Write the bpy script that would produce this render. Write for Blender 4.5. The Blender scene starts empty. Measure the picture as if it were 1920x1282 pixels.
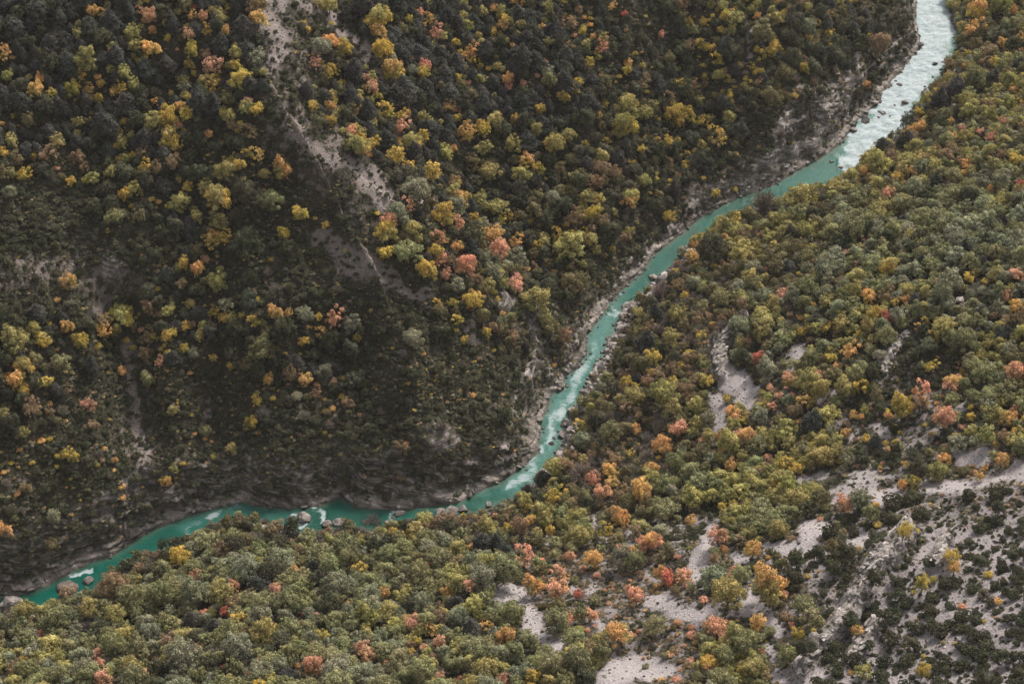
import bpy, math, random, zlib
import numpy as np

# ------------------------------------------------------------------ camera, sky, sun, exposure
S = bpy.context.scene
COL = S.collection
R = math.radians
CAM_H, PITCH, HFOV = 450.0, R(40), R(30)
cam_d = bpy.data.cameras.new('camera'); cam = bpy.data.objects.new('camera', cam_d); COL.objects.link(cam)
cam.location = (0, 0, CAM_H); cam.rotation_euler = (R(90) - PITCH, 0, 0)
cam_d.sensor_width = 36; cam_d.lens = 18 / math.tan(HFOV / 2); cam_d.clip_end = 6000; cam_d.clip_start = 1
S.camera = cam
W = bpy.data.worlds.new('World'); S.world = W; W.use_nodes = True
SUN_EL, SUN_AZ = R(43), R(30)          # azimuth measured from +Y towards +X
wn = W.node_tree.nodes; wl = W.node_tree.links; wn.clear()
sky = wn.new('ShaderNodeTexSky'); sky.sky_type = 'NISHITA'; sky.sun_disc = False
sky.sun_elevation = SUN_EL; sky.sun_rotation = SUN_AZ; sky.air_density = 1.0; sky.dust_density = 4.0; sky.altitude = 700
hs = wn.new('ShaderNodeHueSaturation'); hs.inputs['Saturation'].default_value = 0.12
bg = wn.new('ShaderNodeBackground'); bg.inputs['Strength'].default_value = 0.063
wo = wn.new('ShaderNodeOutputWorld')
wl.new(sky.outputs[0], hs.inputs['Color']); wl.new(hs.outputs[0], bg.inputs[0]); wl.new(bg.outputs[0], wo.inputs[0])
sd = bpy.data.lights.new('sun', 'SUN'); sd.energy = 1.5; sd.angle = R(10); sd.color = (1.0, 0.92, 0.82)
so = bpy.data.objects.new('sun', sd); COL.objects.link(so)
so.location = (0, 0, 600)
# lamp shines along its -Z; point -Z away from the sun's place in the sky
so.rotation_euler = (-(math.pi / 2 - SUN_EL), 0, -SUN_AZ)
S.view_settings.view_transform = 'Standard'; S.view_settings.look = 'None'
S.view_settings.exposure = 2.02; S.view_settings.gamma = 1.0; S.view_settings.use_curve_mapping = False
S.render.engine = 'CYCLES'
HAZE = 2.2e-5
S.cycles.volume_bounces = 0
S.cycles.max_bounces = 5; S.cycles.diffuse_bounces = 3; S.cycles.transparent_max_bounces = 4

rng = np.random.default_rng(7)
random.seed(7)

# ------------------------------------------------------------------ projection between photo pixels (1920 wide) and the place
TH = math.tan(HFOV / 2); CP, SP = math.cos(PITCH), math.sin(PITCH)
PXF = 960 / TH
def ray(px, py):
    u = (np.asarray(px, float) - 960) / PXF; v = -(np.asarray(py, float) - 641) / PXF
    return u, CP + v * SP, -SP + v * CP
def on_plane(px, py, z=0.0):
    dx, dy, dz = ray(px, py); t = (z - CAM_H) / dz
    return dx * t, dy * t
def project(x, y, z):
    zz = z - CAM_H
    dep = y * CP - zz * SP; up = y * SP + zz * CP
    return 960 + PXF * x / dep, 641 - PXF * up / dep, dep

# ------------------------------------------------------------------ noise
def _h(ix, iy, seed):
    n = (ix.astype(np.int64) * 374761393 + iy.astype(np.int64) * 668265263 + seed * 1442695041) & 0xffffffff
    n = ((n ^ (n >> 13)) * 1274126177) & 0xffffffff
    n = n ^ (n >> 16)
    return (n & 0xffff) / 65535.0
def vnoise(x, y, seed=0):
    ix = np.floor(x); iy = np.floor(y); fx = x - ix; fy = y - iy
    fx = fx * fx * fx * (fx * (fx * 6 - 15) + 10); fy = fy * fy * fy * (fy * (fy * 6 - 15) + 10)
    ix = ix.astype(np.int64); iy = iy.astype(np.int64)
    a = _h(ix, iy, seed); b = _h(ix + 1, iy, seed); c = _h(ix, iy + 1, seed); d = _h(ix + 1, iy + 1, seed)
    return (a * (1 - fx) + b * fx) * (1 - fy) + (c * (1 - fx) + d * fx) * fy
def fbm(x, y, sc, seed=0, o=4, g=0.5):
    s = 0; a = 1; t = 0; f = 1.0 / sc
    for k in range(o):
        s = s + a * (vnoise(x * f + 17.3 * k, y * f - 9.1 * k, seed + k) * 2 - 1); t += a; a *= g; f *= 2.03
    return s / t
def ridge(x, y, sc, seed=0, o=4):
    s = 0; a = 1; t = 0; f = 1.0 / sc
    for k in range(o):
        s = s + a * (1 - np.abs(vnoise(x * f + 7.7 * k, y * f + 3.1 * k, seed + k) * 2 - 1)); t += a; a *= .55; f *= 2.1
    return s / t
def smooth(a, b, x):
    t = np.clip((x - a) / (b - a), 0, 1); return t * t * (3 - 2 * t)

# ------------------------------------------------------------------ river banks
Lpx = [(-260,1190),(-120,1150),(-40,1130),(0,1120),(44,1114),(84,1100),(134,1073),(174,1053),(215,1040),(255,1013),(302,986),(352,968),(393,956),(450,941),
 (497,951),(537,953),(597,949),(637,932),(667,950),(704,953),(768,953),(808,949),(858,943),(908,916),(942,902),(986,872),(1006,852),
 (1012,816),(1012,792),(1029,759),(1033,739),(1056,729),(1059,705),(1083,692),(1100,661),(1100,628),(1123,598),(1140,574),(1163,547),
 (1207,507),(1224,480),(1281,437),(1313,409),(1381,372),(1448,349),(1488,325),(1542,295),(1579,268),(1607,228),(1646,195),(1656,174),
 (1683,141),(1709,111),(1726,87),(1716,33),(1719,0),(1715,-60),(1690,-160)]
Rpx = [(-260,1215),(-120,1175),(-40,1152),(0,1140),(50,1134),(104,1130),(158,1107),(178,1087),(201,1073),(235,1050),(268,1033),(312,1016),(352,1000),(389,983),
 (446,963),(503,966),(557,983),(591,986),(653,979),(707,983),(747,980),(814,963),(895,963),(908,949),(969,929),(996,902),(1009,882),
 (1036,860),(1049,833),(1049,812),(1056,792),(1063,769),(1086,749),(1096,725),(1110,695),(1126,665),(1140,628),(1157,604),(1163,578),
 (1190,564),(1207,544),(1222,520),(1257,497),(1278,460),(1364,403),(1414,379),(1454,372),(1498,356),(1542,342),(1582,322),(1616,292),
 (1642,268),(1679,242),(1698,218),(1713,188),(1743,158),(1763,131),(1780,97),(1792,74),(1773,44),(1767,0),(1762,-60),(1745,-160)]
def to_world(P):
    P = np.array(P, float); x, y = on_plane(P[:, 0], P[:, 1]); return np.stack([x, y], 1)
def resample(P, step):
    seg = np.hypot(*(P[1:] - P[:-1]).T); s = np.r_[0, np.cumsum(seg)]
    t = np.arange(0, s[-1], step); return np.stack([np.interp(t, s, P[:, 0]), np.interp(t, s, P[:, 1])], 1)
Lw = to_world(Lpx); Rw = to_world(Rpx)
# the near bank lies a little under the crowns that hang over it
def normals(P):
    t = np.gradient(P, axis=0); t /= np.hypot(t[:, 0], t[:, 1])[:, None] + 1e-9
    return np.stack([-t[:, 1], t[:, 0]], 1)     # left of the direction of travel: towards the far side
Rp = resample(Rw, 4.0); nR = normals(Rp)
for _ in range(3): nR[1:-1] = (nR[:-2] + nR[1:-1] * 2 + nR[2:]) / 4
push = np.interp(Rp[:, 0], [-200, -130, -60, 0, 30, 60, 100, 150, 200], [3, 3.5, 3.5, 1.0, 1.0, 2.0, 4, 3.5, 3])
Rb = Rp - nR * push[:, None]
Lb = Lw
# extend both banks far beyond the picture
Lb = np.vstack([[Lb[0] + (-900, -250)], Lb, [Lb[-1] + (150, 900)]])
Rb = np.vstack([[Rb[0] + (-900, -250)], Rb, [Rb[-1] + (150, 900)]])
def dist_poly(x, y, P):
    """distance to polyline, side sign (+ = left of travel), nearest point x"""
    best = np.full(x.shape, 1e9); side = np.zeros(x.shape); nx = np.zeros(x.shape)
    for k in range(len(P) - 1):
        a = P[k]; d = P[k + 1] - a; L2 = d @ d + 1e-9
        t = np.clip(((x - a[0]) * d[0] + (y - a[1]) * d[1]) / L2, 0, 1)
        qx = a[0] + t * d[0]; qy = a[1] + t * d[1]
        dd = (x - qx) ** 2 + (y - qy) ** 2
        m = dd < best
        # robust side at corners: keep the sign with the larger cross product when almost equal
        cr = d[0] * (y - a[1]) - d[1] * (x - a[0])
        cr = cr / math.sqrt(L2)
        eq = np.abs(dd - best) < 1e-6
        side = np.where(m & ~eq, cr, np.where(eq & (np.abs(cr) > np.abs(side)), cr, side))
        nx = np.where(m, qx, nx); best = np.minimum(best, dd)
    return np.sqrt(best), np.sign(side), nx

# ------------------------------------------------------------------ paint maps held in photo coordinates, used only to look up what grows or lies at a place
PM, PS = 480, 4
PWd, PHt = (1920 + 2 * PM) // PS, (1282 + 2 * PM) // PS
_gx, _gy = np.meshgrid(np.arange(PWd) * PS - PM, np.arange(PHt) * PS - PM)
def paint(strokes, soft=0.45):
    out = np.zeros((PHt, PWd))
    for st in strokes:
        val = st[0]; pts = st[1:]
        if len(pts) == 1: pts = [pts[0], pts[0]]
        for a, b in zip(pts[:-1], pts[1:]):
            d = np.array([b[0] - a[0], b[1] - a[1]], float); L2 = d @ d + 1e-6
            t = np.clip(((_gx - a[0]) * d[0] + (_gy - a[1]) * d[1]) / L2, 0, 1)
            w = a[2] + (b[2] - a[2]) * t
            dd = np.hypot(_gx - a[0] - t * d[0], _gy - a[1] - t * d[1])
            out = np.maximum(out, val * (1 - smooth(1 - soft, 1 + soft, dd / w)))
    return out
def look(M, px, py):
    fx = np.clip((px + PM) / PS, 0, PWd - 1.001); fy = np.clip((py + PM) / PS, 0, PHt - 1.001)
    ix = fx.astype(int); iy = fy.astype(int); fx = fx - ix; fy = fy - iy
    return (M[iy, ix] * (1 - fx) + M[iy, ix + 1] * fx) * (1 - fy) + (M[iy + 1, ix] * (1 - fx) + M[iy + 1, ix + 1] * fx) * fy
SCREE = [
 # far slope
 (.86,(505,-60,20),(508,0,24),(512,60,28),(518,110,22),(512,130,13)), (.86,(555,-30,9),(575,8,11),(605,28,15),(640,60,14),(682,95,16),(702,135,13)),
 (.6,(515,165,7),(532,205,8),(548,262,7)), (.78,(545,235,13),(590,275,18),(640,300,24)), (.84,(660,310,22),(695,340,30),(715,375,32),(740,390,18)),
 (.8,(790,368,8),(826,388,8)), (.80,(600,440,14),(640,480,30),(690,505,34),(745,535,26),(800,565,10)), (.5,(600,230,10),(660,300,14)),
 (.5,(10,520,22),(70,500,20),(125,490,24)), (.55,(170,520,20),(215,515,34),(250,540,24)), (.6,(183,560,6),(190,605,6)),
 (.75,(228,640,7),(242,690,12),(243,740,12),(250,790,12),(268,850,12),(272,885,8)), (.6,(225,770,5),(235,840,6),(250,880,8)),
 (.7,(388,745,6),(384,790,7)), (.5,(305,740,5),(303,775,5)), (1,(888,600,12),(893,640,13)), (.6,(575,770,10)), (.5,(545,790,4),(535,805,4)),
 (.9,(1403,45,7),(1405,85,9),(1400,118,6)), (.7,(1390,150,4),(1385,180,3)), (.7,(40,902,16)), (.5,(160,470,20)),(.5,(940,555,14)),(.5,(855,655,8),(875,690,8)),
 (.5,(910,650,5),(930,690,6)),(.5,(700,600,12)),(.4,(300,1000,20)),
 # near slope
 (.85,(1385,612,12),(1352,650,14),(1350,690,18)),(.95,(1350,690,18),(1385,720,26),(1400,740,18)), (.8,(1335,740,10),(1350,775,14),(1340,800,8)),(.8,(1500,655,12),(1480,690,7)),
 (.55,(1690,635,16),(1665,680,18),(1645,720,14)), (.6,(1600,760,14),(1560,800,10)), (.8,(1545,745,8),(1570,740,6)),
 (1,(932,1108,14),(975,1114,15),(990,1150,15),(1008,1185,17),(1052,1210,13)), (1,(1000,1080,6),(985,1100,8)),
 (1,(1135,1300,18),(1145,1265,18),(1190,1255,20),(1245,1268,14)), (1,(1150,1225,6),(1150,1250,12)),
 (1,(1212,1128,10),(1250,1135,14),(1300,1152,12),(1345,1165,8)), (.9,(1075,1108,10)),(.8,(1030,1015,8)),(.8,(1100,1110,6),(1110,1100,6)),
 (.8,(1125,1165,8),(1130,1180,6)),(.9,(1115,985,6),(1120,975,6)),(.8,(1180,1010,8),(1175,990,6)),
 (1,(1335,1000,10),(1318,1040,16),(1300,1080,12)), (.9,(1380,1040,8),(1395,1050,8)), (1,(1402,1100,9),(1405,1140,14),(1440,1165,12),(1462,1185,8)), (.8,(1440,1215,10),(1450,1235,8)),
 (1,(1430,1024,7),(1470,1030,9),(1520,1032,9),(1515,995,16),(1545,988,12)), (1,(1590,1015,9),(1622,1008,12)), (1,(1498,970,8),(1505,990,8)),
 (.9,(1500,900,10),(1550,888,8)),(.8,(1590,892,6),(1690,888,6)), (1,(1730,915,9),(1790,915,9),(1840,905,11),(1925,885,16),(2000,870,20)), (1,(1790,858,10),(1850,855,8)), (.8,(1700,920,6),(1620,925,6)),
 (1,(1470,1270,16),(1500,1262,14),(1540,1270,10)), (.8,(1590,935,8),(1560,945,6)), (.9,(1645,930,12)),
 (.5,(1700,960,40),(1900,960,60)), (.7,(1760,1020,40),(1900,1040,70),(1900,1260,120),(1720,1240,100),(1760,1060,60)), (.8,(1870,1050,14),(1890,1055,10)),
 (.55,(1540,1080,40),(1560,1130,30)), (.7,(1560,920,14),(1640,910,16)), (.5,(1250,1000,40),(1330,980,30)),(.45,(1200,1200,60),(1100,1120,40)),(.5,(1360,1130,60)),
 (.55,(1800,810,16),(1700,820,20)),(.8,(1810,760,8),(1790,770,6)), (.8,(1640,800,10),(1665,815,8)), (.7,(1740,780,8),(1715,790,8)),(.8,(1595,815,8)),
]
OUTC = [ # bare limestone standing out of the slope
 (1,(1700,1000,14),(1660,1040,22),(1625,1090,20),(1590,1150,18),(1560,1190,14)), (1,(1560,1190,14),(1530,1225,14),(1490,1262,12)), (.7,(1640,1170,12),(1600,1230,12)),
 (.9,(1390,600,10),(1355,640,14),(1345,700,12)), (.4,(1698,630,12),(1655,690,12)), (.7,(995,565,12),(1005,610,12),(1000,660,12),(985,705,12)), (.6,(205,515,30)), (.6,(950,560,16)),
 (1,(1600,90,9),(1602,140,13),(1588,185,16)), (1,(1562,170,14),(1550,215,18),(1535,262,16)), (.95,(1510,275,16),(1440,305,13)), (.8,(1480,235,20)), (.85,(470,868,10),(480,905,9)), (.85,(560,880,8),(576,925,9)), (.8,(425,880,7),(430,908,7)), (.75,(315,930,8),(326,905,8)), (.85,(655,945,14),(740,940,13),(840,925,9)), (.5,(1300,380,20),(1380,340,20),(1450,320,20)), (.5,(830,820,30)),
 (.6,(1770,1010,14),(1760,1060,10)),
]
SCREE = [(st[0], *[(a, b, c * 1.28) for a, b, c in st[1:]]) if st[1][0] > 900 and st[1][1] > 560 and st[0] >= .8 else st for st in SCREE]
MS = paint(SCREE, .4); MO = paint(OUTC, .5)
ZONES = """
PPPPPPPPTTTPPPPPPMMDDMMMMMMKWWAA
PPPPPPPPTTPPPPPPPMMMDMMMMMMKWWAA
PPPPPPPPTTPPPPPPPPMMMMMMMKKKWWAA
PPPPPPPMTTPPPPPPPPMMMMMMKKKWWBAA
PPPPPMMMTTTPPPPMMMMMMMMKKKWWBAgg
MMMMMMMMDTTTMPMMMMMMMMKKKWWBAGgg
DDDMMMMMDDTTTMPMYMYMMKKWWBAAGggg
DDDDDMMDDDDTYYYYMYYYYWWBAAGggggg
TTTTDDMDDDDTDMYYYYDDBWBAAAGggggg
DDTTMMMMMDDDDDYYDDYBBWBAAGGggggg
MMMMMMMMMMMDDDMYDDYBWBBAAAAGNGgG
MMDDDDDDMMMDDDDDDDDBWBAATAANNNGG
MMDDTDDDDYMDDDDDDDKWBBAATAANNNGG
DMDDTDTDDDDDDDDDDDKWBAEGAGNNNNGG
DDDDTDDDDDDDDDKKKKWBBAAGGGNNNEEE
KDDDTKKKKKKKKKKKKWWBAAGGGGNEEEEE
KKKKKWWWWWWWKWWWBAEEAGGGGENNNNNR
KKKWWWGAGAGGGAGGEEEEEEENRRERNNRR
WWWAAGGGGGGGGGGGEEEEEEENENNRRRRR
AAGGGGGGGGGGGGGGEEEEEEEEENNRRRRR
GGGGGGGGGGGGGGGGGGGEEEGGNNRRRRRR
GGGGGGGGGGGGGGGGGGGEEEGGNRRRRRRR
""".split()
def zone(px, py, far):
    c = np.clip((px / 60).astype(int), 0, 31); r = np.clip((py / 60).astype(int), 0, 21)
    return [ZONES[b][a] for a, b in zip(c, r)]

# ------------------------------------------------------------------ the lie of the land
KX  = [-170, -71, -30, 0, 20, 45, 71, 110, 132, 150, 190, 230]
KDL = [2.2, 1.6, 5.0, 3.5, 3.2, 3.2, 1.5, 1.6, 3.0, 4.0, 1.2, 1.5]
KHC = [12, 13, 14, 10, 3.5, 2.5, 3, 11, 24, 12, 6, 6]
def base_height(x, y, detail=True):
    dL, sL, nx = dist_poly(x, y, Lb); dR, sR, _ = dist_poly(x, y, Rb)
    far = sL > 0; near = sR < 0
    # far side
    dl = np.interp(nx, KX, KDL) * (0.6 + 0.8 * vnoise(x / 7, y / 7, 5)); hc = np.interp(nx, KX, KHC) * (0.65 + 0.7 * vnoise(x / 16, y / 16, 9))
    ledge = 0.15 + 0.38 * np.minimum(dL, dl) + 0.35 * smooth(0, 1.2, dL)
    w = hc * 0.62
    u = np.clip((dL - dl) / w, 0, 1)
    cl = hc * (u + 0.10 * np.sin(u * 9 + vnoise(x / 9, y / 9, 3) * 7) * u * (1 - u) * 4)
    d2 = np.maximum(dL - dl - w, 0)
    up = 0.72 * d2 * (1 - 0.0004 * np.minimum(d2, 400))
    big = 7.5 * fbm(x, y, 62, 20, 3) + 3.5 * fbm(x + y * .3, y * .35, 24, 31, 3) + 0.9 * fbm(x, y, 7, 41, 3)
    zf = ledge + cl + up + big * smooth(0, 40, d2) + 0.35 * fbm(x, y, 2.6, 47, 2) * smooth(0, 6, dL)
    # near side
    bank = 2.2 * smooth(0, 4, dR) * (0.6 + 0.8 * vnoise(x / 12, y / 12, 15)) + 0.25 * dR * smooth(0, 3, dR)
    zn = bank + 0.19 * np.maximum(dR - 3, 0) + (6.0 * fbm(x, y, 75, 60, 3) + 2.2 * fbm(x, y, 20, 66, 3)) * smooth(3, 50, dR) + 0.35 * fbm(x, y, 4, 71, 3) * smooth(1, 8, dR)
    dw = np.minimum(dL, dR)
    zf = np.where(zf > 300, 300 + 80 * np.tanh((zf - 300) / 80), zf); zn = np.where(zn > 260, 260 + 60 * np.tanh((zn - 260) / 60), zn)
    z = np.where(far, zf, np.where(near, zn, -1.6 * smooth(0, 3.5, dw) - .1))
    return z, far, near, dL, dR, nx
X0, X1, Y0, Y1, ST = -250., 320., 250., 910., 0.85
def axis(a, b, lo, hi):
    mid = list(np.arange(a, b, ST)); l = []; s = ST * 2; v = a
    while v > lo: v -= s; s *= 1.35; l.append(v)
    h = []; s = ST * 2; v = mid[-1]
    while v < hi: v += s; s *= 1.35; h.append(v)
    return np.array(l[::-1] + mid + h)
ax = axis(X0, X1, -2200, 2200); ay = axis(Y0, Y1, -1200, 3000)
GX, GY = np.meshgrid(ax, ay)
GZ, FAR, NEAR, DL, DR, NX = base_height(GX, GY)
gpx, gpy, gdep = project(GX, GY, GZ)
CREST = paint([(1,(495,-150,70),(515,60,70),(540,220,70),(620,300,75),(720,390,75),(820,500,70),(920,610,60),(985,690,45))], .9)
HOLLOW = paint([(1,(860,-150,90),(880,120,90),(930,300,80),(1010,430,70),(1080,540,45)), (.8,(230,560,40),(250,800,45)), (.7,(390,700,35),(390,830,35)), (.8,(1330,-100,70),(1310,200,70),(1280,330,40)), (.6,(620,700,80),(700,800,60))], .9)
_in = (gdep > 50) & (gpx > -470) & (gpx < 2390) & (gpy > -470) & (gpy < 1750)
def _lk(M): return np.where(_in, look(M, np.where(_in, gpx, 0), np.where(_in, gpy, 0)), 0)
GZ = GZ + (10.0 * _lk(CREST) - 12.0 * _lk(HOLLOW)) * np.where(FAR, smooth(6, 34, DL), 0)
gpx, gpy, gdep = project(GX, GY, GZ)
inb = (gdep > 50) & (gpx > -470) & (gpx < 2390) & (gpy > -470) & (gpy < 1750)
land = (FAR | NEAR)
_wa = np.where(FAR, 24, 15); wgx = gpx + _wa * fbm(GX, GY, 7, 501, 3); wgy = gpy + _wa * fbm(GX, GY, 7, 511, 3)     # ragged outlines
def lk(M): return np.where(inb, look(M, np.where(inb, wgx, 0), np.where(inb, wgy, 0)), 0)
O_ = lk(MO) * land
rg = ridge(GX + GY * .5, GY - GX * .3, 9, 80, 4)
GZ = GZ + O_ * (rg * 5.0 - 1.2) * np.where(FAR, 1.0, .7) + O_ * NEAR * 3.0
GZ = GZ + O_ * 0.8 * (ridge(GX, GY, 2.6, 88, 2) - .5)
GZ = GZ + O_ * NEAR * (3.4 * (ridge((GX - GY) * .7, (GX + GY) * .10, 3.4, 91, 3) - .55))
def hmap(M, x, y):
    i = np.clip(np.searchsorted(ax, x) - 1, 0, len(ax) - 2); j = np.clip(np.searchsorted(ay, y) - 1, 0, len(ay) - 2)
    fx = np.clip((x - ax[i]) / (ax[i + 1] - ax[i]), 0, 1); fy = np.clip((y - ay[j]) / (ay[j + 1] - ay[j]), 0, 1)
    return (M[j, i] * (1 - fx) + M[j, i + 1] * fx) * (1 - fy) + (M[j + 1, i] * (1 - fx) + M[j + 1, i + 1] * fx) * fy
def ground(x, y): return hmap(GZ, x, y)
def hit(px, py, lift=0.0):
    """where the sight line through a photo pixel meets the ground raised by lift"""
    px = np.atleast_1d(np.asarray(px, float)); py = np.atleast_1d(np.asarray(py, float)); lift = np.broadcast_to(lift, px.shape).astype(float)
    dx, dy, dz = ray(px, py); t0 = np.full(px.shape, 380.0); got = np.zeros(px.shape, bool); t = t0.copy()
    while t.min() < 1300 and not got.all():
        z = CAM_H + dz * t; g = np.maximum(ground(dx * t, dy * t), 0) + lift
        got |= z <= g
        t = np.where(got, t, t + 1.5)
        if t[~got].size and t[~got].min() > 1300: break
    lo = t - 1.5; hi = t.copy()
    for _ in range(10):
        m = (lo + hi) / 2; below = CAM_H + dz * m <= np.maximum(ground(dx * m, dy * m), 0) + lift
        hi = np.where(below, m, hi); lo = np.where(below, lo, m)
    return dx * hi, dy * hi, hi

# ------------------------------------------------------------------ node helpers
def new_mat(name):
    m = bpy.data.materials.new(name); m.use_nodes = True; nt = m.node_tree; nt.nodes.clear()
    return m, nt
class NB:
    def __init__(s, nt): s.nt = nt
    def n(s, t, **kw):
        x = s.nt.nodes.new(t)
        for k, v in kw.items():
            if k.startswith('i_'): x.inputs[k[2:].replace('_', ' ')].default_value = v
            else: setattr(x, k, v)
        return x
    def l(s, a, b): s.nt.links.new(a, b)
    def attr(s, name, t='GEOMETRY'): return s.n('ShaderNodeAttribute', attribute_name=name, attribute_type=t)
    def noise(s, vec, scale, detail=4, rough=.55, dist=0):
        x = s.n('ShaderNodeTexNoise'); x.inputs['Scale'].default_value = scale; x.inputs['Detail'].default_value = detail
        x.inputs['Roughness'].default_value = rough; x.inputs['Distortion'].default_value = dist
        if vec is not None: s.l(vec, x.inputs['Vector'])
        return x.outputs['Fac']
    def ramp(s, fac, stops):
        x = s.n('ShaderNodeValToRGB'); e = x.color_ramp.elements
        while len(e) < len(stops): e.new(.5)
        for k, (p, c) in enumerate(stops): e[k].position = p; e[k].color = (*c, 1) if len(c) == 3 else c
        s.l(fac, x.inputs[0]); return x.outputs[0]
    def mix(s, fac, a, b, bt='MIX'):
        x = s.n('ShaderNodeMix', data_type='RGBA', blend_type=bt)
        for v, k in ((fac, 0), (a, 6), (b, 7)):
            if hasattr(v, 'is_linked'): s.l(v, x.inputs[k])
            elif k == 0: x.inputs[0].default_value = v
            else: x.inputs[k].default_value = (*v, 1)
        return x.outputs[2]
    def math(s, op, a, b=0.0, clamp=False):
        x = s.n('ShaderNodeMath', operation=op, use_clamp=clamp)
        for v, k in ((a, 0), (b, 1)):
            if hasattr(v, 'is_linked'): s.l(v, x.inputs[k])
            else: x.inputs[k].default_value = v
        return x.outputs[0]
    def mapr(s, v, a, b, c=0., d=1., smoothstep=False):
        x = s.n('ShaderNodeMapRange'); x.interpolation_type = 'SMOOTHSTEP' if smoothstep else 'LINEAR'
        s.l(v, x.inputs[0])
        for k, q in zip((1, 2, 3, 4), (a, b, c, d)): x.inputs[k].default_value = q
        return x.outputs[0]

# ---- ground
def ground_material(name='ground'):
    m, nt = new_mat(name); b = NB(nt)
    pos = b.n('ShaderNodeNewGeometry').outputs['Position']
    scree = b.attr('scree').outputs['Fac']; rock = b.attr('rock').outputs['Fac']; near = b.attr('near_side').outputs['Fac']; damp = b.attr('damp').outputs['Fac']
    n1 = b.noise(pos, .09, 5); n2 = b.noise(pos, .7, 5, .65); n3 = b.noise(pos, 3.0, 3, .7)
    soil = b.ramp(n2, [(.30, (.008, .008, .005)), (.5, (.020, .019, .011)), (.64, (.040, .036, .022)), (.8, (.075, .062, .045))])
    dry = b.ramp(n3, [(.3, (.020, .018, .011)), (.55, (.048, .040, .027)), (.72, (.095, .075, .055))])
    soil = b.mix(b.mapr(n1, .42, .62), soil, dry)
    # scree: stones of differing grey over pinkish grit, broken up by grass
    vor = b.n('ShaderNodeTexVoronoi', feature='F1'); vor.inputs['Scale'].default_value = 1.6; b.l(pos, vor.inputs['Vector'])
    stone = b.ramp(b.n('ShaderNodeSeparateColor').outputs[0] if False else vor.outputs['Color'], [(0, (.11, .10, .095)), (.5, (.21, .19, .185)), (1, (.36, .33, .33))])
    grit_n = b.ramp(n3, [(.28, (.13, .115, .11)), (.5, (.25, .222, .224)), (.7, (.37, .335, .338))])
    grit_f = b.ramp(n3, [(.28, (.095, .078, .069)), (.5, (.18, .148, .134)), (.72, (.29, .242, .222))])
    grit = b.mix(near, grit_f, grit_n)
    pale = b.mix(b.mapr(n2, .45, .6), grit, b.mix(.5, stone, grit))
    pale = b.mix(b.mapr(scree, .55, .92), b.mix(1.0, pale, (.66, .64, .64), 'MULTIPLY'), pale)
    brk = b.math('ADD', b.math('MULTIPLY', b.mapr(n2, .28, .72), .48), b.math('MULTIPLY', b.mapr(b.noise(pos, .22, 4, .6), .3, .7), .52))
    thr = b.math('SUBTRACT', b.math('MULTIPLY', scree, 1.12), brk)
    sm = b.mapr(thr, -.10, .16, smoothstep=True)
    base = b.mix(sm, soil, pale)
    # rock: banded limestone
    sep = b.n('ShaderNodeSeparateXYZ'); b.l(pos, sep.inputs[0])
    tz = b.math('ADD', sep.outputs[2], b.math('MULTIPLY', sep.outputs[0], .22))
    tz = b.math('ADD', tz, b.math('MULTIPLY', b.noise(pos, .12, 3), 1.2))
    cmb = b.n('ShaderNodeCombineXYZ'); b.l(tz, cmb.inputs[2]); b.l(b.math('MULTIPLY', sep.outputs[0], .12), cmb.inputs[0]); b.l(b.math('MULTIPLY', sep.outputs[1], .12), cmb.inputs[1])
    band = b.noise(cmb.outputs[0], 1.3, 5, .6)
    rc = b.ramp(band, [(.36, (.022, .018, .016)), (.45, (.085, .072, .064)), (.56, (.17, .148, .136)), (.7, (.30, .27, .255))])
    rc = b.mix(b.mapr(b.noise(pos, .35, 5, .65), .42, .58), rc, b.mix(.75, rc, (.026, .025, .017), 'MIX'))
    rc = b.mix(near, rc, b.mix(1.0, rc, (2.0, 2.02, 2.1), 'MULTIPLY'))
    low = b.mapr(b.math('ADD', sep.outputs[2], b.math('MULTIPLY', n1, 1.5)), 2.2, 4.2, 1, 0, True)
    low = b.math('MULTIPLY', low, b.mapr(b.noise(pos, .07, 3), .42, .56))     # flood-scoured rock near the water is clean and pale
    rc = b.mix(b.math('MULTIPLY', low, rock), rc, b.mix(.45, b.mix(1.0, rc, (1.7, 1.6, 1.52), 'MULTIPLY'), (.27, .235, .215)))
    rthr = b.math('SUBTRACT', b.math('MULTIPLY', rock, 1.3), b.math('ADD', b.math('MULTIPLY', n2, .6), .12))
    base = b.mix(b.mapr(rthr, -.08, .12, smoothstep=True), base, rc)
    base = b.mix(b.math('MULTIPLY', damp, .65), base, (.035, .030, .024))
    bs = b.n('ShaderNodeBsdfPrincipled'); b.l(base, bs.inputs['Base Color']); bs.inputs['Roughness'].default_value = .92; bs.inputs['Specular IOR Level'].default_value = .2
    bp = b.n('ShaderNodeBump'); bp.inputs['Strength'].default_value = .8; bp.inputs['Distance'].default_value = .5
    hgt = b.math('ADD', b.math('MULTIPLY', n3, .5), b.math('ADD', b.math('MULTIPLY', band, rock), b.math('MULTIPLY', vor.outputs['Distance'], .4)))
    b.l(hgt, bp.inputs['Height']); b.l(bp.outputs[0], bs.inputs['Normal'])
    o = b.n('ShaderNodeOutputMaterial'); b.l(bs.outputs[0], o.inputs[0]); return m
MAT_G = ground_material()

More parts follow.
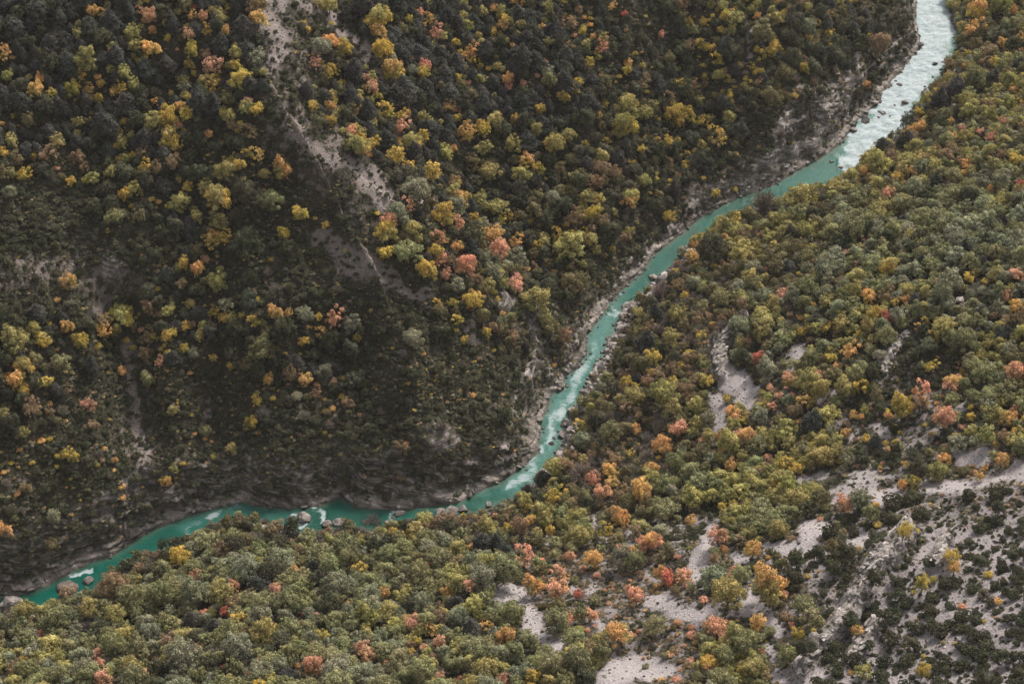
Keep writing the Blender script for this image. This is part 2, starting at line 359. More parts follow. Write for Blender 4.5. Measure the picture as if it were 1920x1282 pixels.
def rock_material():
    m, nt = new_mat('limestone'); b = NB(nt)
    pos = b.n('ShaderNodeNewGeometry').outputs['Position']
    n1 = b.noise(pos, .5, 5, .65); n2 = b.noise(pos, 2.2, 4, .7)
    c = b.ramp(n1, [(.3, (.06, .052, .047)), (.48, (.13, .117, .108)), (.68, (.24, .222, .213))])
    c = b.mix(b.mapr(n2, .5, .7), c, b.mix(.55, c, (.05, .046, .04)))
    sep = b.n('ShaderNodeSeparateXYZ'); b.l(pos, sep.inputs[0])
    wet = b.mapr(sep.outputs[2], .05, .7, 1, 0)
    c = b.mix(b.math('MULTIPLY', wet, .75), c, (.022, .020, .017))
    tint = b.attr('tint', 'INSTANCER').outputs['Color']
    c = b.mix(1.0, c, tint, 'MULTIPLY')
    bs = b.n('ShaderNodeBsdfPrincipled'); b.l(c, bs.inputs['Base Color']); bs.inputs['Roughness'].default_value = .85; bs.inputs['Specular IOR Level'].default_value = .25
    bp = b.n('ShaderNodeBump'); bp.inputs['Strength'].default_value = .9; bp.inputs['Distance'].default_value = .3
    b.l(b.math('ADD', n1, b.math('MULTIPLY', n2, .5)), bp.inputs['Height']); b.l(bp.outputs[0], bs.inputs['Normal'])
    o = b.n('ShaderNodeOutputMaterial'); b.l(bs.outputs[0], o.inputs[0]); return m
MAT_R = rock_material()

def leaf_material():
    m, nt = new_mat('foliage'); b = NB(nt)
    lv = b.attr('leaf_var').outputs['Fac']; lh = b.attr('leaf_tone').outputs['Fac']
    t1 = b.attr('tint', 'INSTANCER').outputs['Color']; t2 = b.attr('tint_b', 'INSTANCER').outputs['Color']
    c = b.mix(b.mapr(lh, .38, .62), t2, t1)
    g = b.ramp(lv, [(0, (.30, .30, .28)), (.45, (.85, .85, .83)), (1, (2.0, 1.95, 1.85))])
    c = b.mix(1.0, c, g, 'MULTIPLY')
    d = b.n('ShaderNodeBsdfDiffuse'); b.l(c, d.inputs['Color'])
    t = b.n('ShaderNodeBsdfTranslucent'); b.l(c, t.inputs['Color'])
    mx = b.n('ShaderNodeMixShader'); mx.inputs[0].default_value = .22; b.l(d.outputs[0], mx.inputs[1]); b.l(t.outputs[0], mx.inputs[2])
    o = b.n('ShaderNodeOutputMaterial'); b.l(mx.outputs[0], o.inputs[0]); return m
MAT_L = leaf_material()
def bark_material():
    m, nt = new_mat('bark'); b = NB(nt)
    tc = b.n('ShaderNodeTexCoord').outputs['Object']
    c = b.ramp(b.noise(tc, 9, 4, .7), [(.3, (.035, .028, .022)), (.7, (.13, .11, .095))])
    bs = b.n('ShaderNodeBsdfPrincipled'); b.l(c, bs.inputs['Base Color']); bs.inputs['Roughness'].default_value = .9
    o = b.n('ShaderNodeOutputMaterial'); b.l(bs.outputs[0], o.inputs[0]); return m
MAT_B = bark_material()
def twig_material():
    m, nt = new_mat('twigs'); b = NB(nt)
    t1 = b.attr('tint', 'INSTANCER').outputs['Color']; lv = b.attr('leaf_var').outputs['Fac']
    c = b.mix(1.0, t1, b.ramp(lv, [(0, (.5, .5, .5)), (1, (1.5, 1.5, 1.5))]), 'MULTIPLY')
    d = b.n('ShaderNodeBsdfDiffuse'); b.l(c, d.inputs['Color'])
    o = b.n('ShaderNodeOutputMaterial'); b.l(d.outputs[0], o.inputs[0]); return m
MAT_T = twig_material()

# ---- water
FOAM = [
 (1.12,(1738,-80,36),(1742,0,34),(1752,60,40),(1745,100,38),(1715,140,36),(1690,175,36),(1668,205,30),(1650,228,22)), (.85,(1640,240,22),(1600,250,16)),
 (1.15,(1695,225,16),(1668,250,20),(1640,268,26),(1608,290,22),(1590,304,18)), (1.0,(1620,262,20),(1600,280,20)), (.62,(1152,568,4),(1160,590,6),(1148,583,5)), (.6,(1170,548,5)),
 (1,(548,972,4),(556,962,4)), (.95,(560,984,7),(575,978,5)), (.95,(595,955,5),(603,965,8),(600,968,6)), (.7,(385,974,6),(400,964,8),(412,958,5)), (.6,(395,976,9)),
 (.5,(340,998,6),(370,985,7)), (.95,(125,1083,4),(150,1076,6),(172,1068,6)), (.7,(163,1075,8)), (.8,(985,900,4),(972,897,7)), (.6,(1000,874,5)), (.8,(1034,800,5)),
 (.6,(1016,824,4)), (.6,(740,966,4),(735,973,4)), (.6,(500,952,5),(492,950,4)), (.68,(1062,750,7),(1040,785,10),(1028,820,10),(1018,845,9)), (.6,(1105,680,9),(1080,720,12),(1066,745,10)), (.5,(1120,640,8),(1105,670,8)), (.68,(1000,870,10),(980,895,12),(955,915,8)),
 (.4,(450,950,10),(430,958,8)),
]
MILK = [
 (1.0,(1150,595,16),(1125,635,24),(1105,680,26),(1075,730,26),(1045,780,24),(1030,830,22),(1000,870,22),(965,905,20)), (.45,(1120,600,16),(1165,570,10)),
 (.55,(360,975,22),(420,960,22),(480,958,16),(540,962,14)), (.9,(1760,0,40),(1760,80,40),(1700,170,50),(1640,230,40),(1600,290,26)), (.25,(1550,315,20),(1480,345,18)), (.35,(720,965,16)), (.35,(1170,545,12)),
 (.5,(905,925,14)),
]
MF = paint(FOAM, .6); MM = paint(MILK, .7)
def water_material():
    m, nt = new_mat('river_water'); b = NB(nt)
    pos = b.n('ShaderNodeNewGeometry').outputs['Position']
    foam = b.attr('foam').outputs['Fac']; milk = b.attr('milk').outputs['Fac']; edge = b.attr('edge').outputs['Fac']
    mp = b.n('ShaderNodeMapping'); mp.inputs['Rotation'].default_value = (0, 0, R(-38)); mp.inputs['Scale'].default_value = (.45, 1.5, 1); b.l(pos, mp.inputs['Vector'])
    st = b.noise(mp.outputs[0], .75, 6, .7, 1.2); fine = b.noise(pos, 1.9, 5, .7); wide = b.noise(pos, .06, 3)
    deep = b.mix(b.mapr(wide, .35, .65), (.0002, .040, .027), (.0004, .064, .047))
    mk = b.mix(fine, (.026, .105, .090), (.070, .170, .150))
    c = b.mix(b.math('ADD', b.math('MULTIPLY', milk, b.mapr(st, .3, .7, .25, 1.15)), b.math('MULTIPLY', b.mapr(fine, .6, .8), .12), True), deep, mk)
    c = b.mix(b.math('MULTIPLY', edge, .35), c, (.07, .085, .06))
    fm = b.math('SUBTRACT', b.math('MULTIPLY', foam, 1.28), b.math('ADD', b.math('MULTIPLY', b.mapr(st, .34, .66), .80), b.math('MULTIPLY', b.mapr(fine, .3, .7), .40)))
    f = b.mapr(fm, -.08, .42, smoothstep=True)
    c = b.mix(f, c, b.mix(b.mapr(b.math('ADD', b.math('MULTIPLY', st, .6), b.math('MULTIPLY', fine, .4)), .36, .62), (.115, .185, .185), (.41, .432, .455)))
    bs = b.n('ShaderNodeBsdfPrincipled'); b.l(c, bs.inputs['Base Color']); b.l(b.mapr(f, 0, 1, .16, .8), bs.inputs['Roughness']); bs.inputs['IOR'].default_value = 1.33; bs.inputs['Specular IOR Level'].default_value = .15
    bp = b.n('ShaderNodeBump'); bp.inputs['Strength'].default_value = .5; bp.inputs['Distance'].default_value = .35
    b.l(b.math('ADD', st, b.math('MULTIPLY', fine, .6)), bp.inputs['Height']); b.l(bp.outputs[0], bs.inputs['Normal'])
    o = b.n('ShaderNodeOutputMaterial'); b.l(bs.outputs[0], o.inputs[0]); return m
MAT_W = water_material()

# ------------------------------------------------------------------ mesh helpers
def grid_mesh(name, X, Y, Z, mat, attrs, keep=None, smooth_=True):
    H, Wd = X.shape
    co = np.stack([X, Y, Z], -1).reshape(-1, 3)
    i = np.arange(H * Wd).reshape(H, Wd)
    F = np.stack([i[:-1, :-1], i[:-1, 1:], i[1:, 1:], i[1:, :-1]], -1).reshape(-1, 4)
    if keep is not None: F = F[keep.reshape(-1)]
    used, inv = np.unique(F, return_inverse=True); F = inv.reshape(-1, 4); co = co[used]
    me = raw_mesh(name, co, F, mat, smooth_)
    for k, v in attrs.items():
        a = me.attributes.new(k, 'FLOAT', 'POINT'); a.data.foreach_set('value', v.reshape(-1)[used].astype(np.float32))
    return me
def raw_mesh(name, co, F, mat, smooth_=False, faceattrs=None):
    me = bpy.data.meshes.new(name); n = len(F); k = F.shape[1]
    me.vertices.add(len(co)); me.vertices.foreach_set('co', np.asarray(co, np.float32).ravel())
    me.loops.add(n * k); me.loops.foreach_set('vertex_index', F.ravel().astype(np.int32))
    me.polygons.add(n); me.polygons.foreach_set('loop_start', np.arange(0, n * k, k, dtype=np.int32))
    try: me.polygons.foreach_set('loop_total', np.full(n, k, np.int32))
    except Exception: pass
    if smooth_: me.polygons.foreach_set('use_smooth', np.ones(n, bool))
    me.update(calc_edges=True)
    if faceattrs:
        for q, v in faceattrs.items():
            a = me.attributes.new(q, 'FLOAT', 'FACE'); a.data.foreach_set('value', v.astype(np.float32))
    me.materials.append(mat); return me
def link(name, me, **props):
    o = bpy.data.objects.new(name, me); COL.objects.link(o)
    for k, v in props.items(): o[k] = v
    return o

# ------------------------------------------------------------------ terrain
scree = lk(MS) * land
zr = np.clip((gpy / 60), 0, 21).astype(int); zc = np.clip(gpx / 60, 0, 31).astype(int)
ZA = np.array([list(r) for r in ZONES]); gz = ZA[zr, zc]
paleb = np.select([gz == 'R', gz == 'T', gz == 'E', gz == 'N', gz == 'D', gz == 'K'], [.68, .40, .44, .40, .22, .22], .12) * inb
def blur(A, n=6):
    for _ in range(n):
        A = (A + np.roll(A, 1, 0) + np.roll(A, -1, 0) + np.roll(A, 1, 1) + np.roll(A, -1, 1)) / 5
    return A
paleb = blur(paleb, 24)
scree = np.where(FAR, scree * .97, scree)
screeA = np.maximum(scree, paleb * land)
rockA = np.maximum(O_ * .95, 0)
clm = np.where(FAR, 1 - smooth(np.interp(NX, KX, KDL) + np.interp(NX, KX, KHC) * .62, np.interp(NX, KX, KDL) + np.interp(NX, KX, KHC) * .62 + 5, DL), 0)
rockA = np.maximum(rockA, clm * np.interp(NX, [-170,-71,-30,0,20,45,71,110,132,150,190],[.55,.75,.8,.6,.35,.3,.35,.55,.85,.5,.3]))
bankr = np.where(NEAR, 1 - smooth(2, 7, DR), 0); rockA = np.maximum(rockA, bankr * .8)
inriver = ~land
rockA = np.where(inriver, .5, rockA)
damp = np.where(land, np.where(FAR, 1 - smooth(.1, .6, GZ), 1 - smooth(.1, .5, GZ)), .8)
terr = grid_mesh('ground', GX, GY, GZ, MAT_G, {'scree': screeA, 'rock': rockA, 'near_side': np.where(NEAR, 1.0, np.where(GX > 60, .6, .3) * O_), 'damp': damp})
link('ground', terr, kind='structure', label='steep gorge sides of soil, scree and limestone above the river')

# finer strip of bedded rock along the far bank
def cliff_strip():
    P = resample(Lw, .42); n = normals(P)
    for _ in range(60): n[1:-1] = (n[:-2] + n[1:-1] * 2 + n[2:]) / 4
    n /= np.hypot(n[:, 0], n[:, 1])[:, None]
    D = np.concatenate([np.arange(-1.2, 26, .34)])
    X = P[:, 0][None] + n[:, 0][None] * D[:, None]; Y = P[:, 1][None] + n[:, 1][None] * D[:, None]
    Z, far, near, dL, dR, nx = base_height(X, Y)
    Z = np.where(far, Z, -1.2)
    hc = np.interp(nx, KX, KHC); dl = np.interp(nx, KX, KDL)
    lim = dl + hc * .62 * np.interp(nx, [-170, -30, 20, 100, 132, 160], [.8, .8, .5, .6, 1, .7]) + 1.2 + 2.2 * vnoise(X / 5, Y / 5, 77)
    # bedding: beds dip along the bank; every bed stands out or is cut back
    s = np.cumsum(np.r_[0, np.hypot(*(P[1:] - P[:-1]).T)])[None] + X * 0
    dip = np.interp(X, [-170, -60, -20, 10, 60, 140], [.28, .45, .6, .25, .2, .1])
    bed = Z * 1.0 + dip * X * .55 + .8 * fbm(X, Y, 16, 101, 3)
    th = 1.15
    k = np.floor(bed / th); f = bed / th - k
    out = (_h(k.astype(np.int64), np.zeros_like(k).astype(np.int64), 5) - .5) * 2.0 + (_h(k.astype(np.int64), np.floor(s / 9 + k * .37).astype(np.int64), 8) - .5) * 1.6
    notch = -1.0 * (1 - smooth(0, .22, np.minimum(f, 1 - f)))
    joint = ridge(s * .5, bed * .15, 3.0, 130, 2)
    amp = smooth(0, 1.5, dL) * (1 - smooth(lim - 4, lim, dL)) * np.where(far, 1, 0)
    dn = amp * (out * .75 + notch * .7 + 1.3 * fbm(X + Z, Y - Z, 3.0, 111, 3) - .8 * smooth(.88, 1, joint))
    # push outwards (towards the river) and a little up
    X2 = X - n[:, 0][None] * dn; Y2 = Y - n[:, 1][None] * dn; Z2 = Z + .35 * dn + .30 * amp - .9 * smooth(lim - 2.0, lim + .6, dL) - .25 * (1 - smooth(0, .4, dL))
    kp = (dL[:-1, :-1] < lim[:-1, :-1] + .8) & (dL[1:, 1:] < lim[1:, 1:] + .8)
    one = np.ones_like(X)
    rk = .80 + .25 * (1 - smooth(0, dl + 3, dL)) - .30 * smooth(.45, .7, fbm(X, Y, 9, 140, 3) * .5 + .5)
    _px, _py, _ = project(X2, Y2, Z2); mo = look(MO, np.clip(_px + 12 * fbm(X, Y, 5, 601, 2), -479, 2390), np.clip(_py + 12 * fbm(X, Y, 5, 611, 2), -479, 1750)); rk = np.maximum(rk, mo * 1.05)
    dm = 1 - smooth(.1, .7, Z2 + .2 * fbm(X, Y, 3, 7, 2))
    me = grid_mesh('cliff', X2, Y2, Z2, MAT_G, {'scree': one * .3, 'rock': rk, 'near_side': mo * .55, 'damp': dm}, keep=kp)
    link('cliff', me, kind='structure', label='bedded limestone ledges and low cliff along the far bank')
cliff_strip()

# water sheet
wx = np.arange(-330, 300, .8); wy = np.arange(330, 960, .8)
WX, WY = np.meshgrid(wx, wy)
wz0 = ground(WX, WY)
wpx, wpy, wd = project(WX, WY, 0 * WX)
ok = (wpx > -470) & (wpx < 2390) & (wpy > -470) & (wpy < 1750)
_wx = wpx + 14 * fbm(WX, WY, 3.5, 521, 3); _wy = wpy + 14 * fbm(WX, WY, 3.5, 531, 3)
wf = np.where(ok, look(MF, _wx, _wy), 0); wm = np.where(ok, look(MM, _wx, _wy), 0)
top = wpy < -60; wf = np.where(top, .8, wf); wm = np.where(top, .9, wm)
wf = np.clip(wf * (.75 + .5 * vnoise(WX / 3, WY / 3, 201)), 0, 1.1)
WZ = .03 * fbm(WX, WY, 2.5, 210, 3) + wf * .75 * fbm(WX, WY, 3.2, 220, 4)
edge = smooth(-1.5, -.2, wz0)
keep = (wz0[:-1, :-1] < .9) & (wz0[1:, 1:] < .9)
link('river', grid_mesh('river', WX, WY, WZ, MAT_W, {'foam': wf, 'milk': wm, 'edge': edge}, keep=keep), kind='structure', label='emerald river breaking into white rapids')

# ------------------------------------------------------------------ foliage prototypes (unit crown radius = 1)
def leaf_quads(C, N, size, jitter, tw):
    """quads at C facing roughly N"""
    n = len(C); Nn = N + tw * rng.normal(size=(n, 3)); Nn /= np.linalg.norm(Nn, axis=1)[:, None] + 1e-9
    a = np.cross(Nn, rng.normal(size=(n, 3))); a /= np.linalg.norm(a, axis=1)[:, None] + 1e-9
    b = np.cross(Nn, a)
    s = size * (1 + jitter * (rng.random(n) * 2 - 1)); s = s[:, None]
    e = .62
    V = np.stack([C - a * s, C - b * s * e, C + a * s, C + b * s * e], 1)
    V[:, 0] += Nn * s * .25; V[:, 2] -= Nn * s * .25
    return V.reshape(-1, 3), np.arange(n * 4).reshape(n, 4)
def tone_field(C, seed):
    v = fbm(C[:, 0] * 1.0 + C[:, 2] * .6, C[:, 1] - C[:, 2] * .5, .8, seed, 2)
    return np.clip(.5 + .35 * v * 1.6 + .38 * (C[:, 2] - C[:, 2].mean()), 0, 1)  # mixes the two leaf colours by height and noise
def crown_oak(seed, nl=40, n=2600, size=.05, tall=.85, base=.55, gaps=.15, lump=.2, wide=1.0):
    rs = np.random.default_rng(seed); lob = []; ex = 1 + .16 * (rs.random() * 2 - 1); lean = rs.normal(size=2) * .12
    low = rs.normal(size=(4, 3)); low /= np.linalg.norm(low, axis=1)[:, None]; lw = rs.random(4) * .26
    for k in range(nl):
        z = 1 - (k + .5) / nl * 1.5; ph = k * 2.39996 + rs.random() * .7; rr = math.sqrt(max(0, 1 - z * z))
        d = np.array([rr * math.cos(ph), rr * math.sin(ph), z])
        q = .58 + .34 * rs.random() + sum(w * max(0, float(d @ l)) ** 2 for l, w in zip(low, lw)) - .16 * rs.random() ** 2 * 2
        c = np.array([d[0] * q * wide * ex + lean[0] * z, d[1] * q * wide / ex + lean[1] * z, z * q * tall * 1.05])
        lob.append((c, lump * (.55 + .95 * rs.random() ** 1.3)))
    for _ in range(nl // 4): lob.append((rs.normal(size=3) * .28 * (1, 1, tall), lump * 1.5))
    C = []; N = []; lv = []
    wts = np.array([r ** 1.7 for _, r in lob]); wts /= wts.sum()
    for (c, r), w in zip(lob, wts):
        m = int(n * w); d = rs.normal(size=(m, 3)); d /= np.linalg.norm(d, axis=1)[:, None]
        d = d[d[:, 2] > -.7]
        rad = r * (1.05 - .35 * rs.random(len(d)) + .55 * (rs.random(len(d)) > .90) * rs.random(len(d)))
        p = c + d * rad[:, None] * (1, 1, .8)
        C.append(p); N.append(d * .8 + p * .4 + (0, 0, .25)); lv.append(np.clip(rs.normal(.5, .17, len(d)) + (rs.random() - .5) * .34, 0, 1))
    C = np.vstack(C); N = np.vstack(N); lv = np.concatenate(lv)
    g = fbm(C[:, 0] * 1.3 + seed, C[:, 1] * 1.3 + C[:, 2], .5, seed + 3, 2) * .5 + .5
    k = g > gaps + .1; C, N, lv = C[k], N[k], lv[k]
    lv = np.clip(lv + .25 * fbm(C[:, 0] + C[:, 2] * .7, C[:, 1] - C[:, 2] * .6, .13, seed + 11, 2), 0, 1)
    V, F = leaf_quads(C, N, size, .5, .6)
    V[:, 2] += base + tall * .55
    Fc = V.reshape(-1, 4, 3).mean(1)
    return V, F, lv, tone_field(Fc, seed)
def crown_pine(seed, n=2800, size=.065, conic=.5, tall=2.1):
    rs = np.random.default_rng(seed); C = []; N = []; lv = []
    nt = 8
    for t in range(nt):
        f = t / (nt - 1); z = .35 + f * tall
        Rr = (1 - f) ** (.38 + conic * .5) * .80 + .20; Rr *= .72 + .5 * rs.random()
        nb = max(4, int(9 * Rr + 2)); ph0 = rs.random() * 6.28
        for k in range(nb):
            ph = ph0 + k * 6.283 / nb + rs.normal() * .22; L = Rr * (.7 + .4 * rs.random()); wd = .17 + .12 * rs.random(); zz = z + rs.normal() * .07
            m = int(n * (L * wd) / 5.2)
            u = rs.random(m) ** .6; v = rs.normal(size=m) * wd * (.35 + .8 * u) * .6
            x = np.cos(ph) * u * L - np.sin(ph) * v; y = np.sin(ph) * u * L + np.cos(ph) * v
            h = zz - .20 * u * u + .10 * np.exp(-(v / .12) ** 2) + rs.normal(size=m) * .035
            C.append(np.stack([x, y, h], 1)); N.append(np.stack([np.cos(ph) * .4 + 0 * u, np.sin(ph) * .4 + 0 * u, .9 + 0 * u], 1))
            lv.append(np.clip(rs.normal(.5, .16, m) + (rs.random() - .5) * .25, 0, 1))
    C = np.vstack(C); N = np.vstack(N); lv = np.concatenate(lv)
    V, F = leaf_quads(C, N, size, .4, .5)
    return V, F, lv, tone_field(V.reshape(-1, 4, 3).mean(1), seed)
def crown_shrub(seed, n=700, size=.13, nl=7, tall=.8):
    rs = np.random.default_rng(seed); C = []; N = []; lv = []
    for k in range(nl):
        ph = k * 2.4 + rs.random(); q = .55 * math.sqrt(rs.random()) + .05; c = np.array([math.cos(ph) * q, math.sin(ph) * q, .28 + .3 * rs.random()]); r = .32 + .2 * rs.random()
        m = n // nl; d = rs.normal(size=(m, 3)); d /= np.linalg.norm(d, axis=1)[:, None]; d = d[d[:, 2] > -.5]
        p = c + d * (r * (1.05 - .3 * rs.random(len(d))))[:, None] * (1, 1, tall); C.append(p); N.append(d + (0, 0, .3)); lv.append(np.clip(rs.normal(.5, .17, len(d)) + (rs.random() - .5) * .25, 0, 1))
    C = np.vstack(C); N = np.vstack(N); lv = np.concatenate(lv); C[:, 2] = np.maximum(C[:, 2], .02)
    V, F = leaf_quads(C, N, size, .4, .6)
    return V, F, lv, tone_field(V.reshape(-1, 4, 3).mean(1), seed)
def twigs(seed, n=1300, dome=.9):
    rs = np.random.default_rng(seed); V = []; lv = []
    stems = rs.normal(size=(16, 3)) * (.6, .6, .25) + (0, 0, .85); stems /= np.linalg.norm(stems, axis=1)[:, None]
    for k in range(n):
        s = stems[rs.integers(16)]; a = s * (rs.random() * .75); d = s * .7 + rs.normal(size=3) * .55 + (0, 0, .25); d /= np.linalg.norm(d)
        L = .25 + .35 * rs.random(); w = .007 + .009 * rs.random(); p = np.cross(d, rs.normal(size=3)); p /= np.linalg.norm(p)
        e = a + d * L
        V += [a - p * w, a + p * w, e + p * w * .4, e - p * w * .4]; lv.append(rs.random())
    for s in stems:
        p = np.cross(s, (0, 0, 1.0)) + (.01, 0, 0); p /= np.linalg.norm(p); w = .03
        V += [-p * w, p * w, s * .8 + p * w * .4, s * .8 - p * w * .4]; lv.append(.3)
    V = np.array(V); return V, np.arange(len(V)).reshape(-1, 4), np.array(lv), np.array(lv)
def trunk_mesh(name, seed, h=1.1, r=.07, limbs=5, spread=.55):
    rs = np.random.default_rng(seed); V = []; F = []
    def tube(pts, rad, k=7):
        o = len(V); pts = np.array(pts)
        for i, p in enumerate(pts):
            t = pts[min(i + 1, len(pts) - 1)] - pts[max(i - 1, 0)]; t /= np.linalg.norm(t)
            a = np.cross(t, (.3, 1, .1)); a /= np.linalg.norm(a); c = np.cross(t, a)
            for j in range(k):
                g = 6.2832 * j / k; V.append(p + (a * math.cos(g) + c * math.sin(g)) * rad[i])
        for i in range(len(pts) - 1):
            for j in range(k):
                F.append((o + i * k + j, o + i * k + (j + 1) % k, o + (i + 1) * k + (j + 1) % k, o + (i + 1) * k + j))
    b1 = rs.normal(size=2) * .05; b2 = rs.normal(size=2) * .08
    tube([(0, 0, -.25), (b1[0] * .5, b1[1] * .5, h * .3), (b1[0], b1[1], h * .65), (b2[0], b2[1], h)], [r * 1.35, r, r * .75, r * .35])
    for k in range(limbs):
        ph = k * 2.4 + rs.random(); z = h * (.42 + .4 * k / limbs); L = spread * (.7 + .5 * rs.random())
        s = np.array([b1[0] * z / h, b1[1] * z / h, z])
        tube([s, s + (math.cos(ph) * L * .5, math.sin(ph) * L * .5, L * .35), s + (math.cos(ph) * L, math.sin(ph) * L, L * .8)], [r * .5, r * .33, r * .12], 5)
    return raw_mesh(name, np.array(V), np.array(F), MAT_B, True)
def fol_mesh(name, data, mat=None):
    V, F, lv, tone = data
    return raw_mesh(name, V, F, mat or MAT_L, False, {'leaf_var': lv, 'leaf_tone': tone})
P_OAK = [fol_mesh('crown', crown_oak(100 + k, nl=[34, 44, 30, 40, 50, 36][k], n=7000, size=.046, tall=[.85, .8, 1.05, .9, .7, 1.15][k], gaps=.14, lump=.20)) for k in range(6)]
P_AUT = [fol_mesh('crown', crown_oak(200 + k, nl=[24, 30, 20, 28, 34][k], n=5200, size=.050, tall=[.95, 1.05, 1.3, .9, 1.15][k], gaps=[.22, .26, .3, .2, .28][k], lump=.21)) for k in range(5)]
P_BIG = [fol_mesh('crown', crown_oak(300 + k, nl=[64, 70, 58][k], n=12000, size=.036, tall=[.95, .85, 1.0][k], gaps=.12, lump=.165)) for k in range(3)]
P_PINE = [fol_mesh('crown', crown_pine(400 + k, conic=[.0, .12, .35, .05][k], tall=[1.15, 1.4, 1.7, .95][k], n=4600, size=.055)) for k in range(4)]
P_SHR = [fol_mesh('shrub', crown_shrub(500 + k, nl=[6, 8, 10, 12][k], n=1500, size=.085)) for k in range(4)]
P_SCR = [fol_mesh('scrub', crown_shrub(600 + k, nl=[3, 4, 5][k], n=230, size=.19, tall=.7)) for k in range(3)]
P_TWG = [fol_mesh('twigs', twigs(700 + k), MAT_T) for k in range(3)]
T_OAK = [trunk_mesh('trunk', 10 + k, 1.15, .065, 6, .6) for k in range(3)]
T_PIN = [trunk_mesh('trunk', 20 + k, 1.9, .06, 5, .45) for k in range(2)]
TREE_CZ = {'oak': 1.02, 'aut': 1.1, 'big': 1.05, 'pine': 1.15, 'shr': .4, 'twg': .5, 'scr': .25}

# ------------------------------------------------------------------ leaf colours (base colours; tint = upper leaves, tint_b = lower ones)
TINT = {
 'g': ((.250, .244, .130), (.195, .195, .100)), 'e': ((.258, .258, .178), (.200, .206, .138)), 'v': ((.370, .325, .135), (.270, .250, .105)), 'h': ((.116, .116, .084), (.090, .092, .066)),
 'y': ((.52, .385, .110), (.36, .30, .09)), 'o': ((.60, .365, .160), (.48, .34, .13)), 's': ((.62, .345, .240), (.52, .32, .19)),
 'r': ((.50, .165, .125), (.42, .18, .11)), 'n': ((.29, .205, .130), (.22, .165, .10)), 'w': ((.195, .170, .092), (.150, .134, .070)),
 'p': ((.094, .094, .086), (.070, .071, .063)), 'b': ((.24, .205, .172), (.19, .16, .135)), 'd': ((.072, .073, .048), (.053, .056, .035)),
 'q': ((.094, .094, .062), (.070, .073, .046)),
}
WORD = {'h': 'grey olive', 'g': 'mid green', 'e': 'grey green', 'v': 'yellow green', 'y': 'golden yellow', 'o': 'orange', 's': 'salmon orange', 'r': 'red', 'n': 'russet brown', 'w': 'dull olive',
        'p': 'dark', 'b': 'leafless brown', 'd': 'dark green', 'q': 'deep olive'}
def tint_of(c, c2, rnd, far):
    a = np.array(TINT[c][0]); b = np.array(TINT[c2][1] if c2 is None or c2 == c else TINT[c2][0])
    k = .86 + .28 * rnd.random(); w = 1 + .10 * (rnd.random(3) - .5)
    return tuple(np.clip(a * k * w, 0, .8)), tuple(np.clip(b * k * w, 0, .8))

